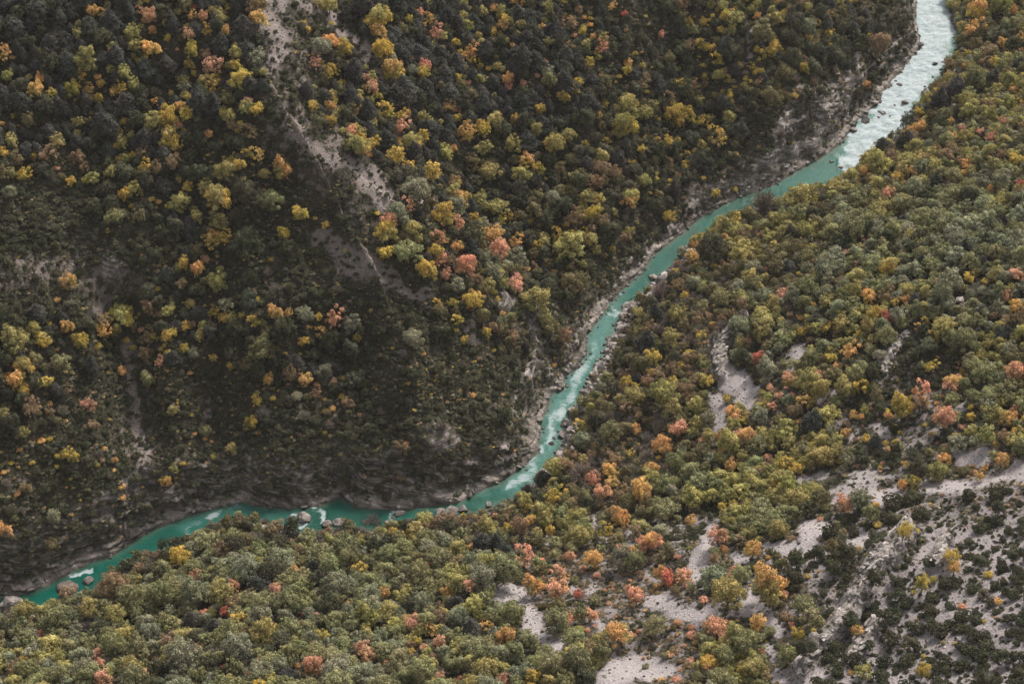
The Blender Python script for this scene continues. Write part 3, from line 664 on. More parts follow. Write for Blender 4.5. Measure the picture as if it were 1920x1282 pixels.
# ------------------------------------------------------------------ trees that stand out one by one in the photograph: x y radius colour, per enlarged sixth of it
TILES = {
(0, 0): """20 300 45 o;75 320 20 o;785 60 25 s;840 110 45 s;845 180 25 o;740 200 45 v;845 270 55 o;740 255 40 v;820 5 20 y;1090 40 20 r;1130 90 30 s;1075 100 25 o;1160 65 20 v;1050 190 35 s;
1160 185 30 y;1235 105 30 v;1260 180 30 o;1065 290 45 y;1140 310 35 n;990 275 15 s;1195 375 55 s;1320 305 40 v;1320 365 35 y;1180 450 55 vy;1185 520 25 y;1340 450 60 y;1385 560 30 s;1435 600 40 y;1380 600 45 v;
1270 550 45 w;635 305 30 o;480 355 65 v;440 440 35 y;545 430 22 o;565 475 25 y;220 450 30 o;195 515 45 o;290 525 30 y;400 515 40 y;425 560 18 y;555 560 30 y;515 630 20 o;160 430 25 v;35 430 35 v;75 650 20 y;10 690 22 o;
865 580 25 o;1010 590 35 o;1040 630 45 y;920 670 55 y;850 700 50 v;1000 700 25 s;940 740 50 vy;980 820 40 y;1165 745 25 o;780 850 30 n;655 815 25 y;190 880 25 y;275 870 55 n;430 900 40 n;320 940 20 s;395 1010 35 y;
130 975 45 y;310 770 50 v;440 680 35 v;20 860 30 y;90 890 50 w;520 1000 40 v;690 1090 40 y;750 1070 35 v;735 1150 20 y;885 1130 20 o;1000 1130 62 v;1050 1050 30 y;1150 1050 45 v;1240 1130 75 vy;1270 1080 25 y;
1230 1250 50 v;1380 850 30 y;1350 930 35 y;1440 870 40 o;1580 950 60 ov;1360 1000 20 y;1250 960 60 v;1480 970 35 v;1530 1130 60 g;1690 1205 45 y;1760 1220 15 o;1820 1250 30 y;1470 1060 15 s;1400 1120 90 q;640 1200 55 g;
50 1080 40 e;1440 110 45 o;1440 30 60 n;1780 260 60 e;1850 230 60 ov;1760 360 40 s;1870 390 35 y;1830 420 30 y;1750 600 35 y;1855 600 30 o;1855 690 30 y;1850 130 20 y;1840 30 50 v;1780 15 30 v;1035 480 35 e;1430 330 50 e;
700 540 75 p;940 360 60 p;810 360 60 p;590 660 80 p;1180 600 60 p;960 130 50 p;1090 130 50 p;1400 470 50 p;640 300 60 p;1230 260 60 p;560 300 50 p;880 420 40 p""",
(640, 0): """210 100 75 vy;205 180 40 o;440 80 25 s;490 120 25 o;375 115 25 y;530 200 40 s;245 280 68 y;270 320 42 e;290 390 65 oy;20 290 40 y;135 430 30 s;170 480 40 s;470 370 40 s;465 420 40 y;390 390 35 e;850 50 25 o;785 60 35 v;
1005 140 30 v;725 300 35 o;730 340 25 y;825 385 20 y;640 240 25 y;650 440 25 y;710 465 18 s;935 450 35 o;935 490 25 s;1020 470 22 s;1140 350 20 s;1095 425 18 s;1165 460 45 g;1150 400 35 e;1325 460 30 y;1300 510 30 y;
1250 550 35 y;1380 360 30 y;1460 270 35 s;1600 360 30 o;1590 400 30 y;1550 430 20 y;1450 420 18 s;1640 300 20 y;1470 590 25 y;1435 640 28 o;1600 600 70 v;1590 710 60 vy;1700 640 50 v;1860 620 52 y;1885 700 35 y;1820 800 35 y;
1600 900 20 y;595 590 35 o;650 610 25 s;650 660 30 y;225 590 20 s;260 640 40 y;330 650 30 y;335 720 40 s;400 800 60 vy;490 785 20 y;60 730 35 s;60 800 50 v;110 830 60 vo;160 870 20 o;295 870 50 yv;700 760 50 o;775 700 30 o;
800 740 45 y;800 820 50 v;620 830 30 o;580 870 40 v;590 790 35 e;505 960 55 yv;620 1020 50 n;960 820 50 v;1040 900 45 oy;1010 980 50 v;970 680 25 y;860 680 45 v;1190 810 60 vy;1270 750 50 v;1080 740 35 v;1365 810 22 y;
1110 960 35 y;1240 910 20 v;740 910 50 w;830 960 60 v;1450 930 60 n;1520 980 40 n;1420 1020 50 n;1610 1100 60 vo;1700 1010 40 v;1750 900 30 w;410 1070 80 e;660 1130 50 o;620 1150 60 e;560 1220 60 y;650 1250 35 s;
380 1160 40 s;310 1180 50 e;200 1190 20 y;270 1250 50 s;740 1210 30 y;870 1150 60 v;770 1100 40 v;930 1100 18 o;980 1200 30 n;1830 1210 35 y;1360 100 20 o;1390 140 20 o;1510 50 22 o;1520 20 15 o;1580 80 22 r;1400 40 10 r;
1700 90 15 y;1410 210 22 o;1300 200 18 s;1295 260 15 o;1480 210 18 s;1590 170 15 o;1255 15 18 y;600 520 60 p;780 560 60 p;640 340 60 p;1000 560 60 p;1120 660 60 p;420 260 55 p;60 400 70 p;60 540 60 p;150 620 60 p;
480 690 70 p;570 740 60 p;300 500 70 p;800 250 60 p;1030 760 60 p;1380 560 60 p;260 790 60 p;420 860 50 p;850 450 50 p;1400 440 50 p;700 200 50 p;500 320 45 p;1790 200 22 s;1560 740 40 v;1540 1000 40 w;1250 1140 60 q;
1180 1100 40 e;1300 1240 50 n;1080 1180 50 w""",
(1280, 0): """235 95 30 y;305 100 50 v;215 165 25 y;230 30 30 v;525 100 50 v;60 170 40 g;100 260 30 y;115 365 20 y;195 350 35 y;200 420 35 v;15 640 50 y;105 670 40 y;200 790 50 yv;630 540 20 y;415 100 22 o;1090 250 60 n;
1025 480 28 on;520 10 20 o;350 410 18 n;315 610 25 n;185 1080 30 y;290 1060 20 y;265 780 12 y;700 30 30 v;450 200 50 g;600 230 60 q;700 160 50 e;740 300 60 q;620 340 60 q;560 420 60 w;850 330 50 q;500 550 60 w;
1640 70 62 oy;1610 180 50 o;1780 40 60 v;1850 70 30 o;1785 245 30 o;1740 350 30 y;1490 370 40 n;1500 680 22 o;1565 725 25 s;1660 740 25 s;1790 680 30 s;1720 775 35 s;1870 890 45 y;1585 920 32 o;1570 970 24 o;1280 960 25 o;
1235 1015 20 o;1150 1090 40 s;1880 1030 28 r;1720 1060 25 o;1420 1000 50 p;1250 770 62 p;1120 800 50 p;450 1140 85 b;1740 420 55 p;1420 560 60 p;1540 480 60 p;1370 600 50 p;1390 650 40 w;1720 300 50 n;1650 200 50 w;
1600 640 50 v;1330 940 50 e;1100 930 70 v;640 1110 70 v;1250 900 60 v;1790 200 50 q;1300 1060 60 e;1640 460 60 g;1880 340 50 p;1600 1100 60 q;1800 1220 50 p;1330 700 40 o""",
(0, 430): """390 300 50 o;320 390 20 o;690 470 75 vy;370 560 40 o;450 620 50 y;575 570 45 oy;840 460 40 n;885 470 25 n;1190 60 50 o;1250 60 40 y;1380 100 80 q;1100 120 40 w;1030 190 40 y;1110 235 40 o;1180 250 20 y;1150 170 25 s;
1215 150 15 y;1230 220 25 v;1580 25 40 y;1515 165 18 y;885 335 20 y;1010 300 35 n;1210 310 50 v;1270 420 45 e;1060 420 30 v;1195 470 30 y;940 450 40 v;930 590 35 y;1040 540 30 y;1130 540 30 v;790 560 20 s;90 610 80 v;
240 610 50 vy;320 670 15 o;340 740 55 g;130 770 60 vy;60 820 30 o;90 850 50 oy;140 900 35 y;180 1010 55 n;255 850 40 y;275 970 22 o;15 820 25 y;20 1020 40 v;500 990 40 s;375 910 28 n;360 1070 18 n;680 790 28 o;
800 800 15 o;1420 520 40 y;1540 480 45 o;1610 470 25 o;1700 470 50 e;1780 490 25 y;1870 520 50 s;1800 580 35 o;1715 545 18 o;1700 620 35 y;1840 640 60 q;1600 580 70 q;1470 680 70 g;1505 840 35 oy;1620 820 50 n;1710 830 45 o;
1770 860 18 o;1400 1090 35 y;1435 1135 15 o;1440 960 35 y;1525 945 18 y;1440 910 20 v;1860 1000 20 o;820 710 40 n;890 750 25 s;935 790 12 o;1060 800 18 o;1290 770 25 y;960 1010 30 v;990 970 12 y;1070 1035 15 y;
610 1060 12 y;585 1225 18 o;110 1230 20 o;230 1180 25 o;275 1170 20 y;400 1185 10 o;1190 1270 20 y;1145 1170 15 o;370 1260 30 y;320 1270 20 y;1290 1230 30 v;1900 830 20 v;520 1090 30 n;600 800 15 y;200 450 60 p;
1540 330 50 b;1470 1030 50 b;1700 1040 40 b;350 1010 40 b;60 1100 60 q;130 1130 40 v;830 850 40 g;1080 690 35 e;1150 1130 30 g;940 230 50 p;960 700 40 p;500 760 50 p;190 870 50 q;420 530 50 q""",
(640, 430): """250 30 60 yv;250 120 50 y;370 110 80 g;465 220 60 yv;500 240 45 y;560 70 40 s;530 120 45 y;560 180 40 s;645 100 40 o;690 210 62 s;590 250 35 s;655 310 50 e;740 380 65 yo;840 40 55 o;880 120 60 s;970 80 40 o;
845 230 55 e;980 290 50 s;1095 90 35 y;1080 380 80 v;1140 510 40 v;1280 90 80 v;625 400 35 y;650 500 35 y;640 560 20 y;540 410 25 y;850 355 22 y;900 470 20 o;815 580 25 y;850 550 30 n;690 620 25 y;850 675 18 y;875 720 12 y;
770 720 18 n;290 660 18 y;400 610 60 e;60 560 50 e;90 610 25 y;15 830 20 y;330 1220 40 n;520 840 15 y;165 450 12 y;1185 760 20 o;1040 220 20 o;1190 235 18 o;1070 280 10 o;385 310 8 o;20 120 20 v;660 0 30 s;730 110 50 p;
790 170 40 e;1700 610 60 p;1760 450 50 p;1650 830 40 p;1660 460 35 v;1630 930 70 v;1810 920 80 v;1740 720 50 y;1850 620 50 v;1600 1110 45 w;1500 1160 70 g;1650 1120 30 o;1780 1200 60 o;1890 1120 48 s;1490 930 20 o;1600 810 20 n;
1540 690 30 w;1490 1050 50 b;1770 1100 50 b;1850 1000 50 v;1500 800 45 b;1580 560 40 b;1780 350 60 b;1450 980 35 w;1880 480 50 v;1330 1020 14 v;1285 1105 14 v;1270 1220 14 v;1480 830 35 g;1170 560 50 w;1240 600 40 n;
1290 560 40 b;500 920 14 y;430 870 12 y;560 1100 40 b""",
(1280, 430): """75 100 30 o;55 160 40 o;790 155 25 y;740 190 28 n;695 95 15 y;915 140 25 s;1015 60 15 s;1150 220 50 vy;595 195 50 p;460 215 20 s;500 325 10 s;560 360 40 s;1030 345 25 r;1040 380 50 oy;1075 470 50 yo;1145 500 35 r;
1240 390 35 o;1185 410 25 y;660 495 18 o;810 560 35 y;1060 590 12 y;120 630 15 o;650 250 18 y;660 580 25 y;430 740 40 rn;930 700 45 o;830 720 35 y;930 640 40 v;1050 670 40 g;610 850 50 sv;750 830 40 s;690 960 45 o;610 930 25 s;
495 990 30 s;870 820 30 v;1410 610 35 y;1805 385 35 s;1860 440 40 o;1870 250 40 s;1690 290 25 y;1600 280 30 y;1510 850 60 os;1345 895 45 s;1235 1005 65 y;1470 1060 70 s;1850 800 62 s;1865 1030 35 s;1700 810 70 g;
290 1030 55 ov;350 1150 60 os;140 1160 40 v;10 1110 35 s;480 1260 20 s;1390 770 35 y;1050 1000 15 s;1200 840 18 v;1420 970 18 o;1565 1105 25 s;1820 1080 40 o;1540 590 15 n;160 110 90 q;330 550 60 e;430 600 50 v;
560 610 50 g;720 1080 70 p;420 1060 55 e;1640 240 30 v;1600 640 70 g;1480 1140 40 q;1580 870 40 g;820 830 50 w;640 760 45 g;1080 1180 40 p;1330 980 45 n;590 960 40 e;1810 560 60 p""",
(0, 852): """40 440 50 on;925 155 32 yo;680 180 25 o;685 240 22 o;795 180 12 o;720 245 8 o;640 30 25 o;975 80 28 v;1020 50 20 y;410 185 12 y;395 135 15 y;180 45 20 y;20 100 18 o;60 45 20 y;100 70 12 o;410 20 35 y;320 60 18 y;
370 180 10 o;95 220 22 o;150 190 35 n;300 350 45 e;685 330 18 v;290 510 40 w;545 60 15 y;370 465 20 n;640 115 12 n;620 740 85 n;1090 670 35 s;1310 740 35 s;1540 765 38 s;1450 705 75 p;1075 930 65 p;1190 950 50 p;
690 975 35 p;1140 885 28 s;1250 880 32 r;225 1020 28 s;1110 1070 42 s;560 1180 30 s;545 1120 35 s;810 1215 30 s;860 1140 28 o;575 1260 50 s;1245 1185 28 r;1380 1220 25 r;1755 1190 60 s;1730 1170 35 r;1610 1220 50 p;
1660 1180 20 o;1770 890 25 s;1690 895 18 r;1360 990 30 s;1550 960 10 r;1350 930 50 y;1640 640 35 o;380 890 12 o;1630 480 18 s;740 1180 60 v;1800 1010 40 y;370 760 45 n;1430 370 35 w;880 560 30 n;1330 390 40 w;
1400 330 30 b;1480 370 30 b;1540 400 50 n;1000 580 60 y;1320 500 60 q;150 880 60 v;240 870 50 v;500 860 60 v;640 900 60 v;780 790 70 g;920 640 50 g;700 1000 60 v""",
(640, 852): """1015 280 50 vy;1050 190 45 p;1130 110 50 p;1510 100 45 o;1680 210 65 on;1740 70 40 o;1810 300 85 g;1560 370 55 o;1470 220 45 s;1410 150 40 s;1520 160 35 o;1270 60 50 n;1050 370 35 o;730 510 30 o;785 480 65 p;
920 520 50 p;870 490 45 p;1025 590 55 s;910 650 90 g;730 740 48 s;1235 680 48 s;1200 770 55 s;1085 740 60 ov;1285 575 32 s;1415 580 60 o;1720 480 65 os;1575 540 35 s;1820 690 50 r;1325 775 32 r;1650 800 50 s;
1605 750 30 s;1470 450 40 y;735 970 65 p;905 1020 60 o;945 910 85 g;810 950 45 o;1550 990 78 ov;1440 1040 45 v;1395 900 40 s;1270 925 35 s;1210 920 80 g;1350 900 50 g;400 940 50 s;505 975 40 o;550 1060 38 s;
465 1080 28 s;245 780 35 o;405 785 20 s;45 820 20 s;590 760 45 o;380 850 50 q;110 1080 50 s;150 1130 50 s;250 1160 20 s;550 1230 28 s;665 1245 22 s;895 1265 40 s;1080 1250 45 y;745 1245 18 s;615 1075 12 s;
1740 950 70 g;1620 1010 30 s;1700 1185 22 g;1690 1135 15 s;1790 1260 25 o;860 340 18 s;480 620 25 s;350 450 30 y;390 1090 25 y;170 350 62 b;1340 110 80 b;600 400 48 q;1310 350 60 v;1330 450 70 v;1190 1180 80 g;
1330 1170 90 g;1370 320 30 w;1420 810 35 g;1240 400 40 v;1080 480 50 w;640 600 50 n;470 350 50 v;830 410 60 v;1560 580 60 e;1640 600 60 g;1310 1030 70 g;960 1100 60 g;780 430 40 b;1000 420 50 n;1170 430 30 y;
1180 250 50 y;1780 420 50 e;270 560 60 g;440 840 60 e;1060 1050 60 g""",
(1280, 852): """265 55 40 o;40 370 38 o;205 465 56 s;535 410 65 v;430 470 30 vy;255 800 95 v;480 755 97 ov;155 1160 60 yo;200 970 72 s;410 950 52 o;370 1040 90 g;400 1180 75 v;580 45 45 y;480 15 25 s;225 290 30 y;770 360 22 s;
1235 440 45 y;1090 390 25 y;890 280 50 s;1080 280 25 o;1165 300 15 y;1300 160 35 y;1225 170 30 o;1415 90 60 v;1655 120 30 o;1780 40 45 o;875 40 18 y;1500 585 50 y;1520 640 35 o;1340 740 45 y;1710 670 30 y;1760 820 30 o;
1290 960 25 y;1310 920 15 o;980 990 40 o;790 945 20 y;640 1010 45 y;730 980 18 y;610 950 20 s;695 680 20 y;555 590 15 o;485 575 18 o;410 635 25 y;40 525 18 v;390 540 45 o;370 500 20 o;20 690 50 s;120 810 30 s;
70 1050 20 o;1010 1210 50 v;940 1215 20 o;1340 1220 45 y;1350 1130 25 y;1400 700 25 y;1685 930 15 y;1460 1050 20 v;1520 1050 12 y;1560 850 25 s;980 260 60 e;170 680 75 e;330 670 60 g;600 400 50 d;820 440 60 d;
900 560 70 q;700 850 70 g;950 440 35 d;1070 690 50 q;1290 250 60 d;1180 270 60 d;1600 230 50 d;1750 220 60 d;1170 900 60 d;1310 970 55 d;1170 1040 60 d;1470 720 55 d;1390 880 50 d;940 930 60 d;830 870 35 d;
1030 1060 50 d;1130 1160 60 d;1440 980 70 d;1700 1070 60 d;1600 1090 60 d;1640 920 50 d;1500 850 35 d;1620 750 45 d;1750 740 35 d;1250 830 50 d;630 750 35 d;480 980 40 g;1330 330 60 d;1380 600 40 d;740 560 40 q;
1840 1000 40 d;1550 1180 60 d;1260 1150 60 d;1400 800 50 d;700 300 50 q;640 590 50 q;580 1130 60 g;680 1080 60 q""",
}
K3 = 1 / 2.9813
NAMES = {'oak': 'oak_tree', 'aut': 'autumn_tree', 'pine': 'pine_tree', 'shr': 'evergreen_shrub', 'ash': 'autumn_shrub', 'twg': 'bare_shrub'}
CATS = {'oak': 'tree', 'aut': 'tree', 'pine': 'pine tree', 'shr': 'shrub', 'ash': 'shrub', 'twg': 'shrub'}
inst = []   # dict(kind, c, c2, x, y, z, r (m), px, py, rpx, far, hand)
riv = np.array(Lpx + Rpx[::-1], float)
def in_river(px, py):
    x0, y0 = riv[:, 0], riv[:, 1]; x1, y1 = np.roll(x0, -1), np.roll(y0, -1); px = np.atleast_1d(px)[:, None]; py = np.atleast_1d(py)[:, None]
    c = ((y0 > py) != (y1 > py)) & (px < (x1 - x0) * (py - y0) / (y1 - y0 + 1e-12) + x0)
    return c.sum(1) % 2 == 1
def kind_of(c, rm):
    if c == 'p': return 'pine'
    if c == 'b': return 'twg'
    if c == 'd': return 'shr'
    if c in 'gevwq': return 'oak' if rm > 1.75 else 'shr'
    return 'aut' if rm > 1.6 else 'ash'
rows = []
for (ox, oy), txt in TILES.items():
    for e in txt.replace('\n', '').split(';'):
        a = e.split()
        if len(a) < 4: continue
        rows.append((ox + float(a[0]) * K3, oy + float(a[1]) * K3, float(a[2]) * K3, a[3]))
PXs = np.array([r[0] for r in rows]); PYs = np.array([r[1] for r in rows]); PRs = np.array([r[2] for r in rows]) * 1.07
_, _, t0 = hit(PXs, PYs, 1.0); rm = PRs * t0 / PXF
kinds = [kind_of(r[3][0], m) for r, m in zip(rows, rm)]
lift = np.array([TREE_CZ[{'ash': 'shr'}.get(k, k)] for k in kinds]) * rm
hx, hy, _ = hit(PXs, PYs, lift)
for (px, py, _q, c), pr, k, x, y, m in zip(rows, PRs, kinds, hx, hy, rm):
    inst.append(dict(kind=k, c=c[0], c2=c[1] if len(c) > 1 else c[0], x=x, y=y, r=m, px=px, py=py, rpx=pr, hand=True))
print('hand placed', len(inst))

# ------------------------------------------------------------------ the rest of the wood, grown over the slopes by what grows in each stretch
# zone: (share of candidates kept, [(kind, colours, weight, rmin, rmax)])
ZS = {
 'P': (1.0, [('pine', 'p', 9, 2.3, 3.9), ('oak', 'q', 2.4, 1.9, 3.2), ('oak', 'w', .6, 1.6, 2.6), ('oak', 'v', .6, 1.4, 2.2), ('aut', 'yyo', .45, 1.2, 2.0)]),
 'M': (.9, [('oak', 'q', 6, 1.8, 3.4), ('pine', 'p', 2.6, 2.0, 3.4), ('oak', 'w', 1.6, 1.8, 3.0), ('oak', 'v', .45, 1.6, 2.6), ('oak', 'h', 3.5, 1.8, 3.2), ('aut', 'n', .35, 1.6, 2.4), ('aut', 'y', .6, 1.1, 1.9), ('ash', 'y', .5, .7, 1.2)]),
 'Y': (.95, [('oak', 'q', 5, 2.0, 3.6), ('oak', 'w', 5, 2.0, 3.2), ('oak', 'v', 1.8, 1.8, 3.0), ('aut', 'y', .8, 1.2, 2.2), ('oak', 'e', 2, 1.8, 3.2), ('aut', 'n', 1, 1.6, 2.4), ('pine', 'p', 1, 1.8, 3)]),
 'D': (1.0, [('shr', 'd', 9, .9, 1.9), ('shr', 'q', 4, .9, 2.0), ('oak', 'q', 1.3, 1.8, 2.6), ('twg', 'b', .7, 1, 1.8), ('ash', 'yon', .25, .6, 1.2)]),
 'T': (.5, [('shr', 'd', 9, .7, 1.7), ('shr', 'q', 3, .7, 1.7), ('oak', 'q', .5, 1.8, 2.4), ('ash', 'y', .2, .6, 1.0)]),
 'K': (.8, [('shr', 'd', 8, .8, 1.7), ('twg', 'b', 1.5, .8, 1.6), ('oak', 'q', 1, 1.6, 2.2), ('ash', 'n', .5, .7, 1.2)]),
 'B': (.9, [('twg', 'b', 5, 1.4, 2.6), ('oak', 'w', 4, 1.6, 2.6), ('oak', 'q', 2, 1.6, 2.6), ('aut', 'n', 1.6, 1.3, 2.2), ('aut', 'y', .3, 1.2, 1.8)]),
 'A': (1.0, [('oak', 'v', 6, 1.8, 3.2), ('oak', 'w', 3, 1.8, 3.0), ('oak', 'g', 3, 1.8, 3.2), ('aut', 'n', 1.1, 1.6, 2.8), ('oak', 'e', 2, 1.8, 3.0), ('oak', 'q', 1, 1.8, 3.0), ('twg', 'b', .7, 1.4, 2.2), ('aut', 'yo', .6, 1.4, 2.2)]),
 'G': (1.0, [('oak', 'g', 8, 2.0, 3.6), ('oak', 'e', 4.0, 2.0, 3.6), ('oak', 'v', 3.8, 1.8, 3.2), ('aut', 'y', .35, 1.2, 2), ('oak', 'q', 1, 2.0, 3.2), ('aut', 'n', .4, 1.4, 2.2), ('pine', 'p', .35, 1.8, 3.0)]),
 'g': (1.0, [('oak', 'e', 8, 2.0, 3.4), ('oak', 'g', 7, 2.0, 3.2), ('oak', 'v', 1.4, 1.8, 3.0), ('oak', 'q', 2.2, 2.0, 3.2), ('pine', 'p', .6, 1.8, 2.8), ('aut', 'n', .5, 1.4, 2.2)]),
 'E': (.62, [('oak', 'g', 2.2, 1.2, 2.6), ('oak', 'w', 2.5, 1.2, 2.4), ('ash', 'nns', 3.5, .8, 1.5), ('shr', 'qw', 4, .8, 1.7), ('aut', 'sno', 1.0, 1.2, 2.2), ('twg', 'b', 1.0, 1.0, 1.8)]),
 'N': (.75, [('shr', 'dq', 7, .9, 2.0), ('oak', 'q', 3, 1.5, 2.6), ('oak', 'g', 2.4, 1.6, 2.8), ('ash', 'nsy', .8, .8, 1.4), ('twg', 'b', .6, 1, 1.8), ('aut', 'o', .2, 1.3, 2)]),
 'R': (.85, [('oak', 'q', 1.5, 1.6, 2.4), ('shr', 'd', 10, .7, 2.1), ('shr', 'q', 3, .7, 1.8), ('ash', 'yo', .35, .6, 1.1)]),
 'W': (.9, [('oak', 'w', 3, 1.6, 2.6), ('twg', 'b', 3, 1.3, 2.2), ('oak', 'v', 2, 1.6, 2.6), ('oak', 'q', 2, 1.6, 2.6)]),
}
NC = 175000
cx = rng.uniform(-285, 350, NC); cy = rng.uniform(262, 930, NC)
cz = ground(cx, cy); cpx, cpy, cdep = project(cx, cy, cz)
cfar = hmap(FAR.astype(float), cx, cy) > .5; cnear = hmap(NEAR.astype(float), cx, cy) > .5
cDL = hmap(DL, cx, cy); cDR = hmap(DR, cx, cy)
csc = look(MS, np.clip(cpx, -479, 2390), np.clip(cpy, -479, 1750)); coc = look(MO, np.clip(cpx, -479, 2390), np.clip(cpy, -479, 1750))
jx = cpx + rng.normal(size=NC) * 16; jy = cpy + rng.normal(size=NC) * 16
zn_ = zone(jx, jy, cfar)
drift = np.clip(.5 + .62 * fbm(cx, cy, 26, 700, 3) * 1.5, 0, 1)
cell = {}; CS = 4.0
def near_ok(x, y, r, f):
    i, j = int(x // CS), int(y // CS)
    for a in (-2, -1, 0, 1, 2):
        for b in (-2, -1, 0, 1, 2):
            for (X, Y, Rr) in cell.get((i + a, j + b), ()):
                if (X - x) ** 2 + (Y - y) ** 2 < ((r + Rr) * f) ** 2: return False
    return True
def put(x, y, r): cell.setdefault((int(x // CS), int(y // CS)), []).append((x, y, r))
for t in inst: put(t['x'], t['y'], t['r'])
handp = np.array([(t['px'], t['py'], t['rpx'], t['y']) for t in inst] + [(1802, 562, 16, 9e3), (1790, 594, 10, 9e3), (1222, 520, 16, 9e3), (1240, 516, 12, 9e3), (1177, 571, 14, 9e3)])
n0 = len(inst); cslope = np.where(cfar, 1, 0)
for k in range(NC):
    px, py = cpx[k], cpy[k]
    if not (-400 < px < 2320 and -300 < py < 1560): continue
    if not (cfar[k] or cnear[k]) or (cfar[k] and cz[k] < 2.5): continue
    z = zn_[k]; far = cfar[k]
    if far and z in 'AGgEBRN' : z = 'M' if z != 'B' else 'B'
    if not far and z in 'PMYTKD': z = 'A' if z != 'T' else 'E'
    if not far and z == 'W': z = 'B' if px < 1300 else 'A'
    if far and z == 'W': z = 'K'
    if far and cDL[k] < 9 and z != 'K': z = 'K'
    keepp, opts = ZS[z]
    if random.random() > keepp: continue
    if csc[k] > .30 and random.random() < csc[k] * (.40 if far else 1.1) and z not in 'R': continue
    if csc[k] > .8 and random.random() < (.35 if far else .97): continue
    if coc[k] > .3 and random.random() < .93: continue
    dr = drift[k]; w = [o[2] * ((2.1 * dr) ** 2.2 if o[1][0] in 'vyon' and o[0] != 'twg' else (1.6 - dr)) for o in opts]; o = random.choices(opts, w)[0]
    r = (o[3] * .75 + (o[4] * 1.18 - o[3] * .75) * random.random() ** 1.35) * ((1.16 if z in 'GA' else 1.05) if not far else (1.08 if z in 'PMY' else 1.0))
    if csc[k] > (.3 if z != 'R' else .8): r *= .6; o = ('shr', 'd', 1, 1, 1) if o[0] in ('oak', 'pine', 'aut') else o
    kind = o[0]; c = random.choice(o[1])
    if csc[k] > .3 and kind == 'shr' and z != 'R': r = min(r, 1.3)
    f = {'P': .53, 'M': .55, 'G': .56, 'g': .56, 'A': .57, 'Y': .55, 'R': .62, 'E': .62}.get(z, .6)
    if not near_ok(cx[k], cy[k], r, f): continue
    if not far:
        qx, qy, qd = project(cx[k], cy[k], cz[k] + r * (1.0 if kind in ('oak', 'aut', 'pine') else .4)); _tx, _ty, _ = project(cx[k], cy[k], cz[k] + r * 1.6); m = look(MS, np.array([qx, _tx]), np.array([qy, _ty])).max()
        if m > .6 and random.random() < .97 and z != 'R': continue
        if cDR[k] < 6 and 1000 < px < 1235 and py > 480 and random.random() < .85: continue
    hh = {'oak': 1.75, 'aut': 1.9, 'pine': 2.3, 'shr': .85, 'ash': .85, 'twg': 1.2}[kind]
    if not far:   # crowns of the near wood stop where the photograph shows open water
        tx, ty, _ = project(np.array([cx[k], cx[k] - r * .8, cx[k] + r * .8, cx[k]]), np.full(4, cy[k]), cz[k] + r * hh * np.array([.97, .6, .6, .5]))
        if in_river(tx, ty).any(): continue
    # leave the hand-placed crowns in sight
    qx, qy, qd = project(cx[k], cy[k], cz[k] + r * hh * .6); rp = r * PXF / qd
    dd = np.hypot(handp[:, 0] - qx, handp[:, 1] - qy)
    blk = (dd < (handp[:, 2] * .75 + rp * .55)) & (handp[:, 3] > cy[k])
    if blk.any(): continue
    put(cx[k], cy[k], r)
    inst.append(dict(kind=kind, c=c, c2=c, x=cx[k], y=cy[k], r=r, px=float(qx), py=float(qy), rpx=float(rp), hand=False))
print('grown', len(inst) - n0)
for t in inst:
    t['z'] = float(ground(np.array([t['x']]), np.array([t['y']]))[0]); t['far'] = bool(hmap(FAR.astype(float), np.array([t['x']]), np.array([t['y']]))[0] > .5)

